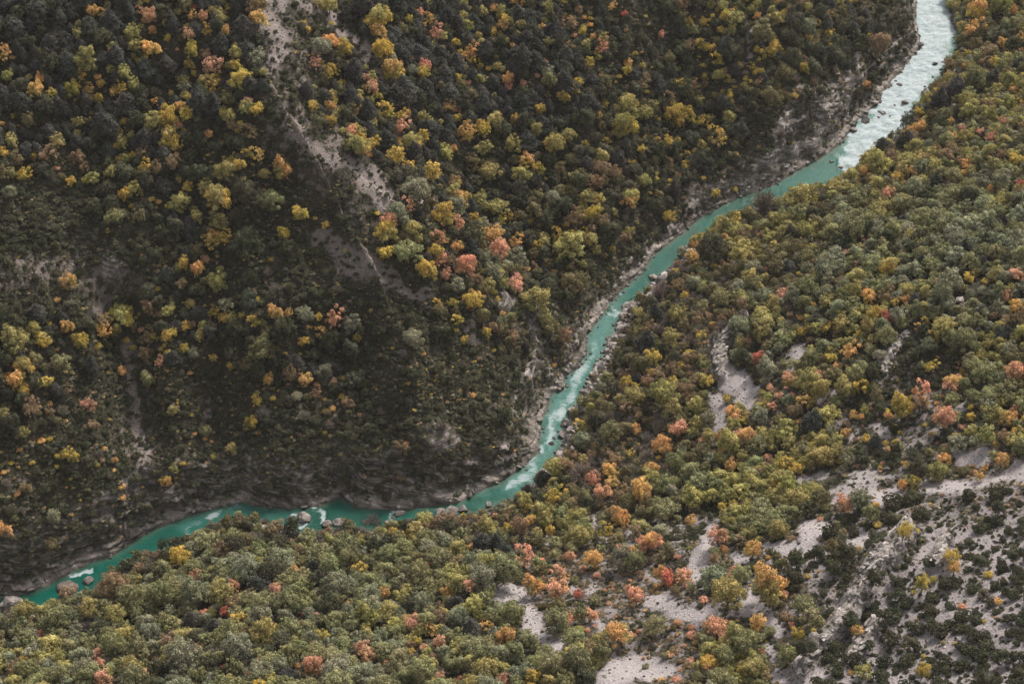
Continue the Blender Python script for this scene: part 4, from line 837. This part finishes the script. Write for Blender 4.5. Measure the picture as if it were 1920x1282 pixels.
# ------------------------------------------------------------------ how a place is described
LM = [ # photo x, y, far side?, words
 (40,60,1,'the far top left corner of the dark slope'),(180,90,1,'the black pine wood of the upper left'),(330,90,1,'the salmon and gold trees of the upper left'),(430,40,1,'the forest edge left of the top scree chute'),
 (515,70,1,'the pale scree chute at the top'),(690,110,1,'the bare gully track near the top'),(600,200,1,'the thin stony crest of the spur'),(570,260,1,'the upper scree band of the spur'),(700,360,1,'the palest scree patch of the spur'),
 (820,385,1,'the short pale scree streak under the gully'),(690,500,1,'the speckled scree low on the spur'),(893,620,1,'the small bare landslip'),(840,480,1,'the salmon grove above the river bend'),(980,600,1,'the rock rib above the narrow river'),
 (760,80,1,'the gully pines near the top'),(900,150,1,'the middle of the gully wood'),(1000,280,1,'the yellow trees of the lower gully'),(1080,60,1,'the reddish bushes near the top middle'),(1160,160,1,'the upper middle wood'),(1270,220,1,'the bright yellow tree of the upper middle'),
 (1180,320,1,'the russet thicket over the calm pool'),(1403,80,1,'the brown earth strip near the top'),(1500,60,1,'the green wood right of the earth strip'),(1480,180,1,'the wood over the tall grey cliff'),(1590,180,1,'the tall grey cliff'),(1650,80,1,'the dark slope left of the rapids'),
 (1400,310,1,'the rocky wall above the calm pool'),(1120,430,1,'the olive wood above the narrow river'),(60,200,1,'the orange trees on the left edge'),(200,240,1,'the middle of the left pine wood'),(330,220,1,'the golden cluster of the left slope'),(450,200,1,'the trees beside the spur foot'),
 (100,330,1,'the yellow trees under the left pine wood'),(400,370,1,'the group of round green trees mid slope'),(60,400,1,'the bare dark strip of the left slope'),(230,420,1,'the dark scrub above the stepped rocks'),(130,530,1,'the lone orange tree on the scrub'),(215,520,1,'the stepped rock ledges'),
 (230,585,1,'the round yellow green tree left of centre slope'),(350,500,1,'the yellow pair above the mid slope wood'),(520,450,1,'the dark scrub under the spur'),(410,600,1,'the loose trees above the long scree track'),(600,620,1,'the peach coloured tree of the mid slope'),(40,720,1,'the gold trees on the lower left edge'),
 (245,740,1,'the long narrow scree track'),(385,780,1,'the short scree streak beside the track'),(160,760,1,'the salmon bush on the lower left slope'),(500,720,1,'the orange pair below the mid slope wood'),(640,720,1,'the dark scrub bowl'),(760,620,1,'the grey green tree of the dark bowl'),
 (760,800,1,'the dark rock face above the bend'),(900,780,1,'the dark scrub inside the river bend'),(480,820,1,'the scrub above the ribbed cliff'),(540,900,1,'the ribbed cliff over the boulder'),(310,900,1,'the single golden tree above the cliff'),(100,880,1,'the small gold bushes at lower left'),
 (100,1000,1,'the dark cliff over the left river'),(20,1000,1,'the brown tree on the left edge'),(1050,620,1,'the brushy bank beside the turquoise narrows'),(1240,440,1,'the brushy bank below the olive wood'),
 (1860,40,0,'the gold trees at the top right'),(1830,90,0,'the orange tree right of the rapids'),(1760,200,0,'the dark pines beside the rapids'),(1860,200,0,'the right edge wood by the rapids'),(1700,290,0,'the dark pines below the rapids'),(1800,300,0,'the yellow tipped tree of the right wood'),
 (1880,380,0,'the red tree on the right edge'),(1660,370,0,'the salmon tree below the calm pool'),(1560,400,0,'the wood below the calm pool'),(1430,390,0,'the grey bare thicket over the pool'),(1750,440,0,'the grey green wood of the right slope'),(1330,460,0,'the orange tree at the wood tip'),
 (1460,550,0,'the salmon tree in the green wood'),(1660,500,0,'the pale domed tree of the right wood'),(1560,520,0,'the middle of the right hand wood'),(1630,570,0,'the red topped orange trees'),(1805,560,0,'the white boulder on the right slope'),(1890,560,0,'the salmon trees on the right edge'),
 (1220,640,0,'the slender dark pines by the narrows'),(1280,540,0,'the russet bushes near the pale bank rock'),(1370,680,0,'the rocky clearing of the near slope'),(1300,600,0,'the yellow wood above the rocky clearing'),(1490,670,0,'the small scree notch'),(1590,670,0,'the peach trees beside the scree notch'),
 (1690,650,0,'the stony opening of the right slope'),(1790,710,0,'the big orange tree of the right slope'),(1900,700,0,'the big salmon tree on the right edge'),(1770,780,0,'the big salmon tree of the right slope'),(1690,770,0,'the round golden tree of the right slope'),(1850,780,0,'the thicket right of the big salmon tree'),
 (1200,760,0,'the golden wood beside the boulder bank'),(1140,800,0,'the boulder strewn bank'),(1280,800,0,'the salmon trees right of the boulder bank'),(1400,820,0,'the peach trees in the middle of the near slope'),(1520,800,0,'the dark thicket of the near slope'),(1620,830,0,'the stony scrub of the near slope'),
 (1100,900,0,'the brown brush at the inner bend'),(1010,900,0,'the dark pines at the gravel shoal'),(1200,920,0,'the orange brown tree near the inner bend'),(1340,900,0,'the dense green trees under the peach ones'),(980,945,0,'the yellow green tree at the shoal'),(1450,900,0,'the wood edge left of the gravel ramp'),
 (1540,890,0,'the first gravel terrace'),(1700,900,0,'the middle of the gravel terraces'),(1850,900,0,'the long gravel ramp on the right'),(1850,840,0,'the gravel patch at the right'),(840,960,0,'the jagged rock at the water'),(690,960,0,'the grey bush standing against the river'),
 (900,1020,0,'the dark pine group near the bank'),(985,1050,0,'the tall salmon tree above the gravel path'),(780,1010,0,'the yellow wood along the near bank'),(1050,1060,0,'the pair of salmon trees beside the path'),(1120,1040,0,'the orange trees right of the path'),(1215,1010,0,'the flat topped orange tree'),
 (1250,1080,0,'the crimson tree'),(990,1140,0,'the curving gravel path'),(880,1100,0,'the salmon tree left of the gravel path'),(890,1180,0,'the dark round pine left of the path'),(1060,1170,0,'the green trees right of the path'),(1160,1180,0,'the round orange green tree'),(1190,1260,0,'the gravel fan on the bottom edge'),
 (1280,1145,0,'the pale stony strip'),(1320,1040,0,'the winding gravel lane'),(1350,1005,0,'the salmon tree on the gravel lane'),(1365,1120,0,'the big yellow green round tree'),(1440,1105,0,'the big brown topped round tree'),(1440,1160,0,'the lane between the big round trees'),(1460,990,0,'the yellow green tree at the gravel clearing'),
 (1520,1010,0,'the gravel clearing'),(1600,1010,0,'the gravel shelf beside the limestone rib'),(1540,1060,0,'the dark bushes under the clearing'),(1650,1070,0,'the limestone rib'),(1560,1160,0,'the foot of the limestone rib'),(1335,1240,0,'the orange tree near the bottom edge'),(1420,1240,0,'the yellow green tree near the bottom edge'),
 (1500,1260,0,'the pale rock at the bottom edge'),(1780,1050,0,'the yellow bush on the scree'),(1730,1100,0,'the scree right of the limestone rib'),(1880,1060,0,'the stony patch on the right edge'),(1720,1200,0,'the lower scree with round bushes'),(1860,1180,0,'the lower right scree'),(1780,960,0,'the dark bushes under the gravel ramp'),
 (1880,980,0,'the dark slope on the lower right edge'),(500,980,0,'the brown brush along the left river'),(400,1020,0,'the golden wood at the left river'),(210,1090,0,'the brown bush beside the big river boulder'),(60,1160,0,'the lower left bank'),(490,1090,0,'the dark pine in the lower left wood'),
 (360,1165,0,'the pointed dark pine of the lower left'),(420,1150,0,'the red tree of the lower left wood'),(560,1030,0,'the green wood under the boulders'),(250,1180,0,'the wood above the lower left corner'),(80,1240,0,'the lower left corner'),(190,1270,0,'the salmon tree on the bottom edge at left'),
 (370,1210,0,'the small salmon tree of the bottom left'),(590,1250,0,'the large salmon topped tree at the bottom'),(650,1100,0,'the pale green wood at the bottom centre left'),(720,1110,0,'the orange tree in the bottom centre wood'),(770,1165,0,'the salmon tree in the bottom centre wood'),(680,1220,0,'the bottom centre wood'),
 (940,1190,0,'the golden orange tree by the path'),(950,1250,0,'the bottom edge near the salmon tree'),(1060,1240,0,'the round green trees at the bottom'),
]
LMx = np.array([l[0] for l in LM], float); LMy = np.array([l[1] for l in LM], float); LMf = np.array([l[2] for l in LM], bool)
def where(px, py, far):
    d = np.hypot(LMx - px, LMy - py) + (LMf != far) * 5000; i = int(d.argmin()); dx, dy = px - LMx[i], py - LMy[i]
    if d[i] < 14: rel = 'at'
    elif abs(dx) > abs(dy) * 1.2: rel = 'right of' if dx > 0 else 'left of'
    else: rel = 'below' if dy > 0 else 'above'
    return rel, LM[i][3]
SHAPE = {'oak': 'leafy tree', 'aut': 'autumn tree', 'pine': 'pine', 'shr': 'low bush', 'ash': 'small autumn bush', 'twg': 'twiggy bush'}
GROUPS = {'oak': 'broadleaf trees', 'aut': 'autumn coloured trees', 'pine': 'dark pines', 'shr': 'evergreen bushes', 'ash': 'small autumn bushes', 'twg': 'bare twiggy bushes'}
ORD = ['leftmost', 'second from left', 'third from left', 'fourth from left', 'fifth from left', 'sixth from left', 'seventh from left', 'eighth from left', 'ninth from left', 'tenth from left', 'eleventh from left', 'twelfth from left', 'thirteenth from left', 'fourteenth from left', 'fifteenth from left', 'sixteenth from left']
def size_word(r, k):
    big, small = (3.1, 2.2) if k in ('oak', 'aut', 'pine') else (1.6, 1.05)
    return 'big' if r > big else 'small' if r < small else 'middling'

def tree_obj(t, protos, parts):
    k = t['kind']; rd = random.Random(int(t['x'] * 131 + t['y'] * 977)); rs_ = np.random.default_rng(int(abs(t['x'] * 131 + t['y'] * 977)))
    tb = tint_of(t['c'], t['c2'], rs_, t['far'])
    me = rd.choice(protos); sc = t['r'] * (1, 1, rd.uniform(.88, 1.15))[0]; sz = sc * rd.uniform(.85, 1.3); rz = rd.uniform(0, 6.28)
    if parts:
        root = bpy.data.objects.new(NAMES[k], None); root.empty_display_size = .5; COL.objects.link(root)
        cr = bpy.data.objects.new('crown', me); COL.objects.link(cr); cr.parent = root
        tr = bpy.data.objects.new('trunk', rd.choice(T_PIN if k == 'pine' else T_OAK)); COL.objects.link(tr); tr.parent = root
    else:
        root = cr = bpy.data.objects.new(NAMES[k], me); COL.objects.link(root)
    cr['tint'] = tb[0]; cr['tint_b'] = tb[1]
    root.location = (t['x'], t['y'], t['z'] - .1); root.rotation_euler = (rd.uniform(-.12, .12), rd.uniform(-.12, .12), rz); root.scale = (sc * rd.uniform(.88, 1.14), sc * rd.uniform(.88, 1.14), sz)
    root['category'] = CATS[k]
    return root
def protos_for(t):
    k = t['kind']
    if k == 'oak': return P_BIG if t['rpx'] > 21 else P_OAK
    if k == 'aut': return P_BIG if t['rpx'] > 21 else P_AUT
    return {'pine': P_PINE, 'shr': P_SHR, 'ash': P_SHR, 'twg': P_TWG}[k]
LIMIT = 290
stuff = {}
single = {}
for k in NAMES:
    L = [t for t in inst if t['kind'] == k]
    vis = [t for t in L if -t['rpx'] < t['px'] < 1920 + t['rpx'] and -t['rpx'] < t['py'] < 1282 + t['rpx']]
    vis.sort(key=lambda t: -(t['rpx'] + (1000 if t['hand'] else 0)))
    # keep singles spread: hand-placed first, then the largest
    sel = vis[:LIMIT]; ids = {id(t) for t in sel}
    single[k] = sel; stuff[k] = [t for t in L if id(t) not in ids]
    print(k, len(L), 'singles', len(sel))
for k, sel in single.items():
    buckets = {}
    for t in sel:
        rel, lm = where(t['px'], t['py'], t['far'])
        base = f"{size_word(t['r'], k)} {WORD[t['c']]} {SHAPE[k]} {rel} {lm}"
        buckets.setdefault(base, []).append(t)
    for base, ts in buckets.items():
        ts.sort(key=lambda t: t['px'])
        for n, t in enumerate(ts):
            o = tree_obj(t, protos_for(t), k in ('oak', 'aut', 'pine'))
            side = 'far slope' if t['far'] else 'near slope'
            o['group'] = f"{GROUPS[k]} on the {side}"
            lab = base if len(ts) == 1 else f"{ORD[min(n, 15)]} {base}"
            while len(lab.split()) > 16 and ' the ' in lab: lab = lab[::-1].replace(' eht ', ' ', 1)[::-1]
            if len(lab.split()) > 16: lab = lab.replace('middling ', '').replace(' autumn', '').replace(' from left', ' left')
            o['label'] = lab

# the many more that cannot each be an object: scattered copies on points
def proto_collection(name, meshes):
    c = bpy.data.collections.new(name)
    for i, m in enumerate(meshes): c.objects.link(bpy.data.objects.new(f'{name}_{i}', m))
    return c
def scatter(name, label, pts, coll, nvar, ystretch=1.0):
    """pts: list of (x,y,z, rx,ry,rz, sx,sz, tint, tint_b)"""
    me = bpy.data.meshes.new(name); n = len(pts); me.vertices.add(n)
    me.vertices.foreach_set('co', np.array([p[:3] for p in pts], np.float32).ravel())
    def va(nm, arr): a = me.attributes.new(nm, 'FLOAT_VECTOR', 'POINT'); a.data.foreach_set('vector', np.array(arr, np.float32).ravel())
    va('rot', [p[3:6] for p in pts]); va('scl', [(p[6], p[6] * ystretch, p[7]) for p in pts]); va('tint', [p[8] for p in pts]); va('tint_b', [p[9] for p in pts])
    a = me.attributes.new('variant', 'INT', 'POINT'); a.data.foreach_set('value', rng.integers(0, nvar, n).astype(np.int32))
    o = link(name, me, kind='stuff', label=label)
    ng = bpy.data.node_groups.new(name, 'GeometryNodeTree')
    ng.interface.new_socket(name='Geometry', in_out='INPUT', socket_type='NodeSocketGeometry'); ng.interface.new_socket(name='Geometry', in_out='OUTPUT', socket_type='NodeSocketGeometry')
    N = ng.nodes; gi = N.new('NodeGroupInput'); go = N.new('NodeGroupOutput'); ip = N.new('GeometryNodeInstanceOnPoints'); ci = N.new('GeometryNodeCollectionInfo')
    ci.inputs['Collection'].default_value = coll; ci.inputs['Separate Children'].default_value = True; ci.inputs['Reset Children'].default_value = True
    def na(nm, t): x = N.new('GeometryNodeInputNamedAttribute'); x.data_type = t; x.inputs['Name'].default_value = nm; return x.outputs[0]
    lk_ = ng.links.new
    lk_(gi.outputs[0], ip.inputs['Points']); lk_(ci.outputs[0], ip.inputs['Instance']); ip.inputs['Pick Instance'].default_value = True
    lk_(na('variant', 'INT'), ip.inputs['Instance Index']); lk_(na('rot', 'FLOAT_VECTOR'), ip.inputs['Rotation']); lk_(na('scl', 'FLOAT_VECTOR'), ip.inputs['Scale'])
    lk_(ip.outputs[0], go.inputs[0])
    md = o.modifiers.new('scatter', 'NODES'); md.node_group = ng
    return o
SN = {'oak': ('broadleaf_wood', 'green and olive broadleaf wood filling both slopes between the single trees', P_OAK), 'aut': ('autumn_wood', 'further yellow and russet trees mixed through the woods', P_AUT),
      'pine': ('pine_wood', 'mass of further dark pines of the upper left slope', P_PINE), 'shr': ('evergreen_scrub', 'dense dark evergreen scrub over slopes and scree', P_SHR),
      'ash': ('autumn_scrub', 'tiny yellow and russet bushes between the shrubs', P_SHR), 'twg': ('bare_scrub', 'leafless brown brush along banks and clearings', P_TWG)}
def rec(t):
    rs_ = rng; tb = tint_of(t['c'], t['c2'], rs_, t['far'])
    return (t['x'], t['y'], t['z'] - .1, rs_.normal() * .04, rs_.normal() * .04, rs_.random() * 6.28, t['r'], t['r'] * rs_.uniform(.85, 1.32), tb[0], tb[1])
for k, L in stuff.items():
    if L: scatter(SN[k][0], SN[k][1], [rec(t) for t in L], proto_collection('source_' + SN[k][0], SN[k][2]), len(SN[k][2]))

# low ground cover: heath tufts, grass clumps
NU = 320000
ux = rng.uniform(-240, 310, NU); uy = rng.uniform(270, 890, NU); uz = ground(ux, uy); upx, upy, ud = project(ux, uy, uz)
uf = hmap(FAR.astype(float), ux, uy) > .5; un = hmap(NEAR.astype(float), ux, uy) > .5
uo = hmap(O_, ux, uy); us = hmap(screeA, ux, uy); ur = hmap(rockA, ux, uy); uzn = zone(upx + rng.normal(size=NU) * 14, upy + rng.normal(size=NU) * 14, uf)
clump = vnoise(ux / 5, uy / 5, 400)
dens = {'D': 1.7, 'T': .75, 'K': 1.1, 'R': .42, 'N': .85, 'E': .7, 'P': .4, 'M': .6, 'Y': .5, 'B': .8, 'A': .5, 'G': .25, 'g': .25, 'W': .4}
cover = []
for k in range(NU):
    if not (uf[k] or un[k]) or not (-250 < upx[k] < 2170 and -200 < upy[k] < 1480) or uz[k] < 1.2: continue
    p = dens[uzn[k]] * max((1 - min(1, us[k] * 1.05)) ** .8, .30 if uf[k] else .06) * (.5 + clump[k])
    if us[k] > .8 and not uf[k]: p *= .45
    if ur[k] > .6 and uz[k] < 7: p *= .4
    if uo[k] > .3: p *= .2
    if random.random() > p: continue
    z = uzn[k]; r = random.uniform(.3, 1.0) * (.8 if us[k] > .5 else 1.25 if z in 'DKM' else 1)
    c = random.choices('dqwnbh', {'E': (2, 3, 3, 4, 2, 2), 'B': (1, 2, 4, 3, 5, 1), 'R': (8, 3, 1, .5, .5, 1), 'A': (1, 3, 4, 3, 2, 2)}.get(z, (5, 6, 2, .8, .8, 6)))[0]
    if random.random() < (.03 if z in 'MPTDYK' else .06 if z in 'AEBN' else .02): c = random.choice('yyonn'); r *= .8
    tb = tint_of(c, c, rng, uf[k])
    cover.append((ux[k], uy[k], uz[k] - .05, 0, 0, rng.random() * 6.28, r, r * random.uniform(.5, 1.0), tb[0], tb[1]))
print('cover', len(cover))
scatter('ground_cover', 'low dark heath, grass tufts and tiny bushes carpeting the slopes', cover, proto_collection('source_cover', P_SCR), len(P_SCR))

# ------------------------------------------------------------------ rocks
def boulder_mesh(seed, flat=1.0):
    import bmesh
    bm = bmesh.new(); bmesh.ops.create_icosphere(bm, subdivisions=4, radius=1.0)
    rs = np.random.default_rng(seed); pl = rs.normal(size=(13, 3)); pl /= np.linalg.norm(pl, axis=1)[:, None]; cut = .50 + .32 * rs.random(13)
    co = np.array([v.co[:] for v in bm.verts])
    for n, c in zip(pl, cut):
        d = co @ n; over = np.maximum(d - c, 0); co = co - n[None] * over[:, None] * .97
    nn = co / np.linalg.norm(co, axis=1)[:, None]
    co += nn * (.10 * fbm(co[:, 0] * 2 + seed, co[:, 1] * 2 + co[:, 2] * 2, 1.0, seed, 3) + .05 * fbm(co[:, 0] * 3 - co[:, 2] * 3, co[:, 1] * 3 + seed, .5, seed + 5, 3))[:, None]
    co[:, 2] *= .72 * flat; co[:, 0] *= 1.15
    for v, c in zip(bm.verts, co): v.co = c
    me = bpy.data.meshes.new('boulder'); bm.to_mesh(me); bm.free(); me.materials.append(MAT_R); return me
P_BOU = [boulder_mesh(800 + k, [1, .8, .55, 1.1, .7, .9][k]) for k in range(6)]
BOULD = {
(640, 430): """1742 268 30 pale boulder hanging over the green pool;1795 258 20 flat pale stone right of the green pool boulder;1600 420 38 long grey rock beside the little chute;1440 757 28 light block on the near bank of the narrows;1430 725 12 small dark stone above the light block;
1380 830 8 lone small stone below the light block;1400 795 8 tiny stone under the light block;1470 640 13 dark bank stone at the upper narrows;1492 600 15 top stone of the near bank row;1480 700 11 dark rounded stone in the bank row;1392 872 20 knobbly rock at the middle bank;1370 905 16 stone under the knobbly rock;
1295 1010 36 large pale slab of the boulder bank;1380 1020 20 rounded pale boulder right of the large slab;1255 1080 40 long dark flat rock reaching into the water;1330 1080 12 little white stone beside the flat rock;1250 1148 40 biggest round boulder of the lower narrows;
1192 1160 13 round stone standing in the water;1175 1190 21 low wet rock in midstream;1370 1112 16 pale stone high on the boulder bank;1210 1260 26 rock pile base at the lower narrows;1228 1228 15 small block above the rock pile;1150 930 25 rough rock on the far bank shelf;
1100 1055 30 jointed block at the far bank corner;1225 862 30 smooth round ledge head at the far bank;1268 790 13 grey stone on the far ledge;1720 428 10 small stone in the bushes by the chute;1620 385 6 tiny rock above the chute;1345 1045 14 stone wedged in the boulder bank;1310 1150 16 pale rubble beside the biggest boulder;1400 1060 13 outer stone of the boulder bank;
1340 960 14 upper stone of the boulder bank;1300 1190 14 flat stone below the biggest boulder;1420 830 14 dark rock under the bushes by the narrows;1365 985 12 narrow stone above the pale boulder""",
(1280, 0): """1410 355 18 dark boulder in the middle of the rapids;1455 340 9 small rock at the right of the rapids;1322 252 26 dark rock at the left edge of the upper rapids;1210 470 22 dark boulder below the rapids bend;1190 452 12 rock touching the rapids boulder;1165 475 9 small rock at the left rapids shore;
1110 625 25 flat mossy rock in the lower rapids;1240 570 23 oval rock near the right rapids shore;1075 572 24 pale block at the left shore;1020 665 42 long dark slab at the rapids foot;945 700 28 cubic dark block at the cliff foot;955 722 24 layered stone at the slab end;
880 785 20 pale stone on the pink beach;830 900 15 stone in the green pool end;885 930 15 brown rock at the white water end;1095 650 10 little rock beside the mossy one;1270 355 8 tiny rock at the left rapids margin;1160 645 6 tiny rock in the rapids;1400 425 7 small rock at the right rapids margin;1185 585 10 half sunken rock in the rapids;
1300 290 14 rock under the upper rapids edge;925 668 30 dark crag at the cliff foot;1020 622 20 grey block above the long slab;990 640 16 broken block left of the long slab;900 750 16 stone above the pink beach;1355 480 9 small shore rock of the right rapids;1225 400 10 stone at the left rapids turn;1290 1000 9 tiny shore stone below the pool""",
(0, 852): """390 735 68 huge brown boulder in the lower left river;490 700 34 squat rock beside the huge boulder;460 770 24 pale stone under the huge boulder;60 842 74 broad grey boulder at the left edge;280 842 28 low rock right of the broad boulder;1700 345 52 arched boulder in midstream;1642 372 18 wet rock at the arched boulder;
1832 388 34 grey shore rock right of the arched boulder;1890 372 34 big pale block right of the grey shore rock;800 555 24 pale rock at the left near bank;850 547 18 stone next to the pale bank rock;640 640 18 upper rock of the left rubble pile;668 665 20 middle rock of the left rubble pile;
692 690 15 lower rock of the left rubble pile;620 665 14 left stone of the rubble pile;715 650 13 right stone of the rubble pile;1610 285 26 dark ledge rock above the arched boulder""",
(640, 852): """320 322 38 pointed rock in the green bend water;255 380 24 pale rock at the near shore;560 330 40 jagged left part of the spiky shore rock;625 320 40 jagged middle of the spiky shore rock;680 300 30 right end of the spiky shore rock;825 280 28 whitish rock at the end of the emerald pool;
15 370 24 small shore block right of the big pale one;1195 40 26 bank rock above the dark pines;1225 15 20 upper bank rock by the shoal;290 345 16 low stone in front of the pointed rock""",
(1280, 430): """1555 393 28 white upright boulder in the right hand wood;1520 490 16 white stone under the upright boulder;1545 425 14 white foot piece of the upright boulder""",
}
BR = []
for (ox, oy), txt in BOULD.items():
    for e in txt.replace('\n', '').split(';'):
        a = e.split(' ', 3); BR.append((ox + float(a[0]) * K3, oy + float(a[1]) * K3, float(a[2]) * K3, a[3]))
bx, by, bt = hit([b[0] for b in BR], [b[1] for b in BR], .5)
for i, ((px, py, pr, lab), x, y, t) in enumerate(zip(BR, bx, by, bt)):
    r = pr * t / PXF; z = max(float(ground(np.array([x]), np.array([y]))[0]), 0.0)
    o = link('boulder', P_BOU[i % 6]); rd = random.Random(i * 7 + 1)
    fl = .62 if ('flat' in lab or 'long' in lab or 'low' in lab) else 1.0
    o.location = (x, y, z + r * .12 * fl); o.rotation_euler = (rd.uniform(-.2, .2), rd.uniform(-.2, .2), rd.uniform(0, 6.28)); o.scale = (r * rd.uniform(.85, 1.05), r * rd.uniform(.85, 1.05), r * fl * rd.uniform(.85, 1.2))
    k = 2.0 if 'white' in lab else 1.45 if 'pale' in lab or 'light' in lab else .5 if 'dark' in lab or 'wet' in lab else .75 if 'brown' in lab else 1.0
    o['tint'] = (k, k * .97, k * .96) if 'brown' not in lab else (k * 1.1, k * .95, k * .85)
    o['label'] = lab; o['category'] = 'boulder'; o['group'] = 'boulders in and beside the river' if 'wood' not in lab and 'upright' not in lab else 'white stones in the wood'
# rubble along both shores and on the limestone
NS = 220000
sx_ = rng.uniform(X0 + 10, X1 - 10, NS); sy_ = rng.uniform(Y0 + 40, Y1 - 20, NS); sz_ = ground(sx_, sy_); spx, spy, _sd = project(sx_, sy_, sz_)
sne = hmap(NEAR.astype(float), sx_, sy_); sdr = hmap(DR, sx_, sy_); sMO = look(MO, spx, spy); sSC = hmap(scree, sx_, sy_)
rub = []; slab = []
def rubble(n, px0, px1, py0, py1, cond, r0, r1, k0, k1, pw=2.5):
    ok_ = np.nonzero((spx > px0) & (spx < px1) & (spy > py0) & (spy < py1) & cond)[0]
    for i in rng.permutation(ok_)[:n]:
        r = r0 + (r1 - r0) * rng.random() ** pw; k = rng.uniform(k0, k1)
        rub.append((sx_[i], sy_[i], max(sz_[i], -.1) + r * .1, rng.normal() * .4, rng.normal() * .4, rng.random() * 6.28, r, r * rng.uniform(.6, 1.1), (k, k * .97, k * .96), (k, k, k)))
rubble(620, 950, 1300, 440, 900, (sne > .3) & (sdr < 5.5), .3, 2.2, 1.0, 2.0)
rubble(200, 0, 1000, 900, 1160, (sne > .3) & (sdr < 3.5), .25, 1.1, .7, 1.3)
rubble(240, 1540, 1800, 0, 330, (sz_ > -.3) & (sz_ < 1.5), .25, .9, .45, 1.0)
rubble(600, 1300, 1950, 580, 1300, sMO > .3, .3, 1.2, 1.0, 1.7)
rubble(170, 950, 1250, 480, 900, (sz_ > -.9) & (sz_ < .3), .25, 1.0, .5, 1.1)
rubble(360, 0, 1600, 300, 1160, (sne < .3) & (sz_ > 0) & (sz_ < 2.5), .25, 1.4, .7, 1.5)
rubble(9000, -100, 2050, -100, 1400, (sSC > .45) & (sdr > 3), .07, .5, .6, 1.9, 3.5)
ok_ = np.nonzero((spx > 1250) & (spy > 540) & (sne > .5) & (rng.random(NS) < sMO * 1.3 - .15))[0]
for i in rng.permutation(ok_)[:1000]:
    r = .3 + 1.2 * rng.random() ** 2; k = rng.uniform(1.1, 2.1)
    slab.append((sx_[i], sy_[i], sz_[i] + r * .12, rng.normal() * .12, rng.normal() * .22 - .1, math.atan2(1, .9) + rng.normal() * .18, r * 1.5, r * rng.uniform(.35, .6), (k, k * .98, k * .98), (k, k, k)))
scatter('limestone_slabs', 'long tilted slabs of bare limestone standing out of the near slope', slab, proto_collection('source_slabs', P_BOU), 6, .3)
scatter('rubble', 'loose stones and blocks lying along the river banks, the limestone and the scree', rub, proto_collection('source_rubble', P_BOU), 6)
bm_ = np.array([(x, y, z) for x in (-2600, 2600) for y in (-1600, 3400) for z in (-4, 480)], float)
hz = bpy.data.materials.new('haze'); hz.use_nodes = True; hn = hz.node_tree; hn.nodes.clear()  # thin scattering volume added to lift the darkest tones
pv = hn.nodes.new('ShaderNodeVolumePrincipled'); pv.inputs['Density'].default_value = HAZE; pv.inputs['Color'].default_value = (.92, .90, .88, 1); pv.inputs['Anisotropy'].default_value = .1
ho = hn.nodes.new('ShaderNodeOutputMaterial'); hn.links.new(pv.outputs[0], ho.inputs['Volume'])
hm = raw_mesh('haze', bm_, np.array([(0, 1, 3, 2), (4, 6, 7, 5), (0, 4, 5, 1), (2, 3, 7, 6), (0, 2, 6, 4), (1, 5, 7, 3)]), hz)
if HAZE > 0: link('haze', hm, kind='stuff', label='thin pale haze added over the gorge to lift its blacks')
print('done')
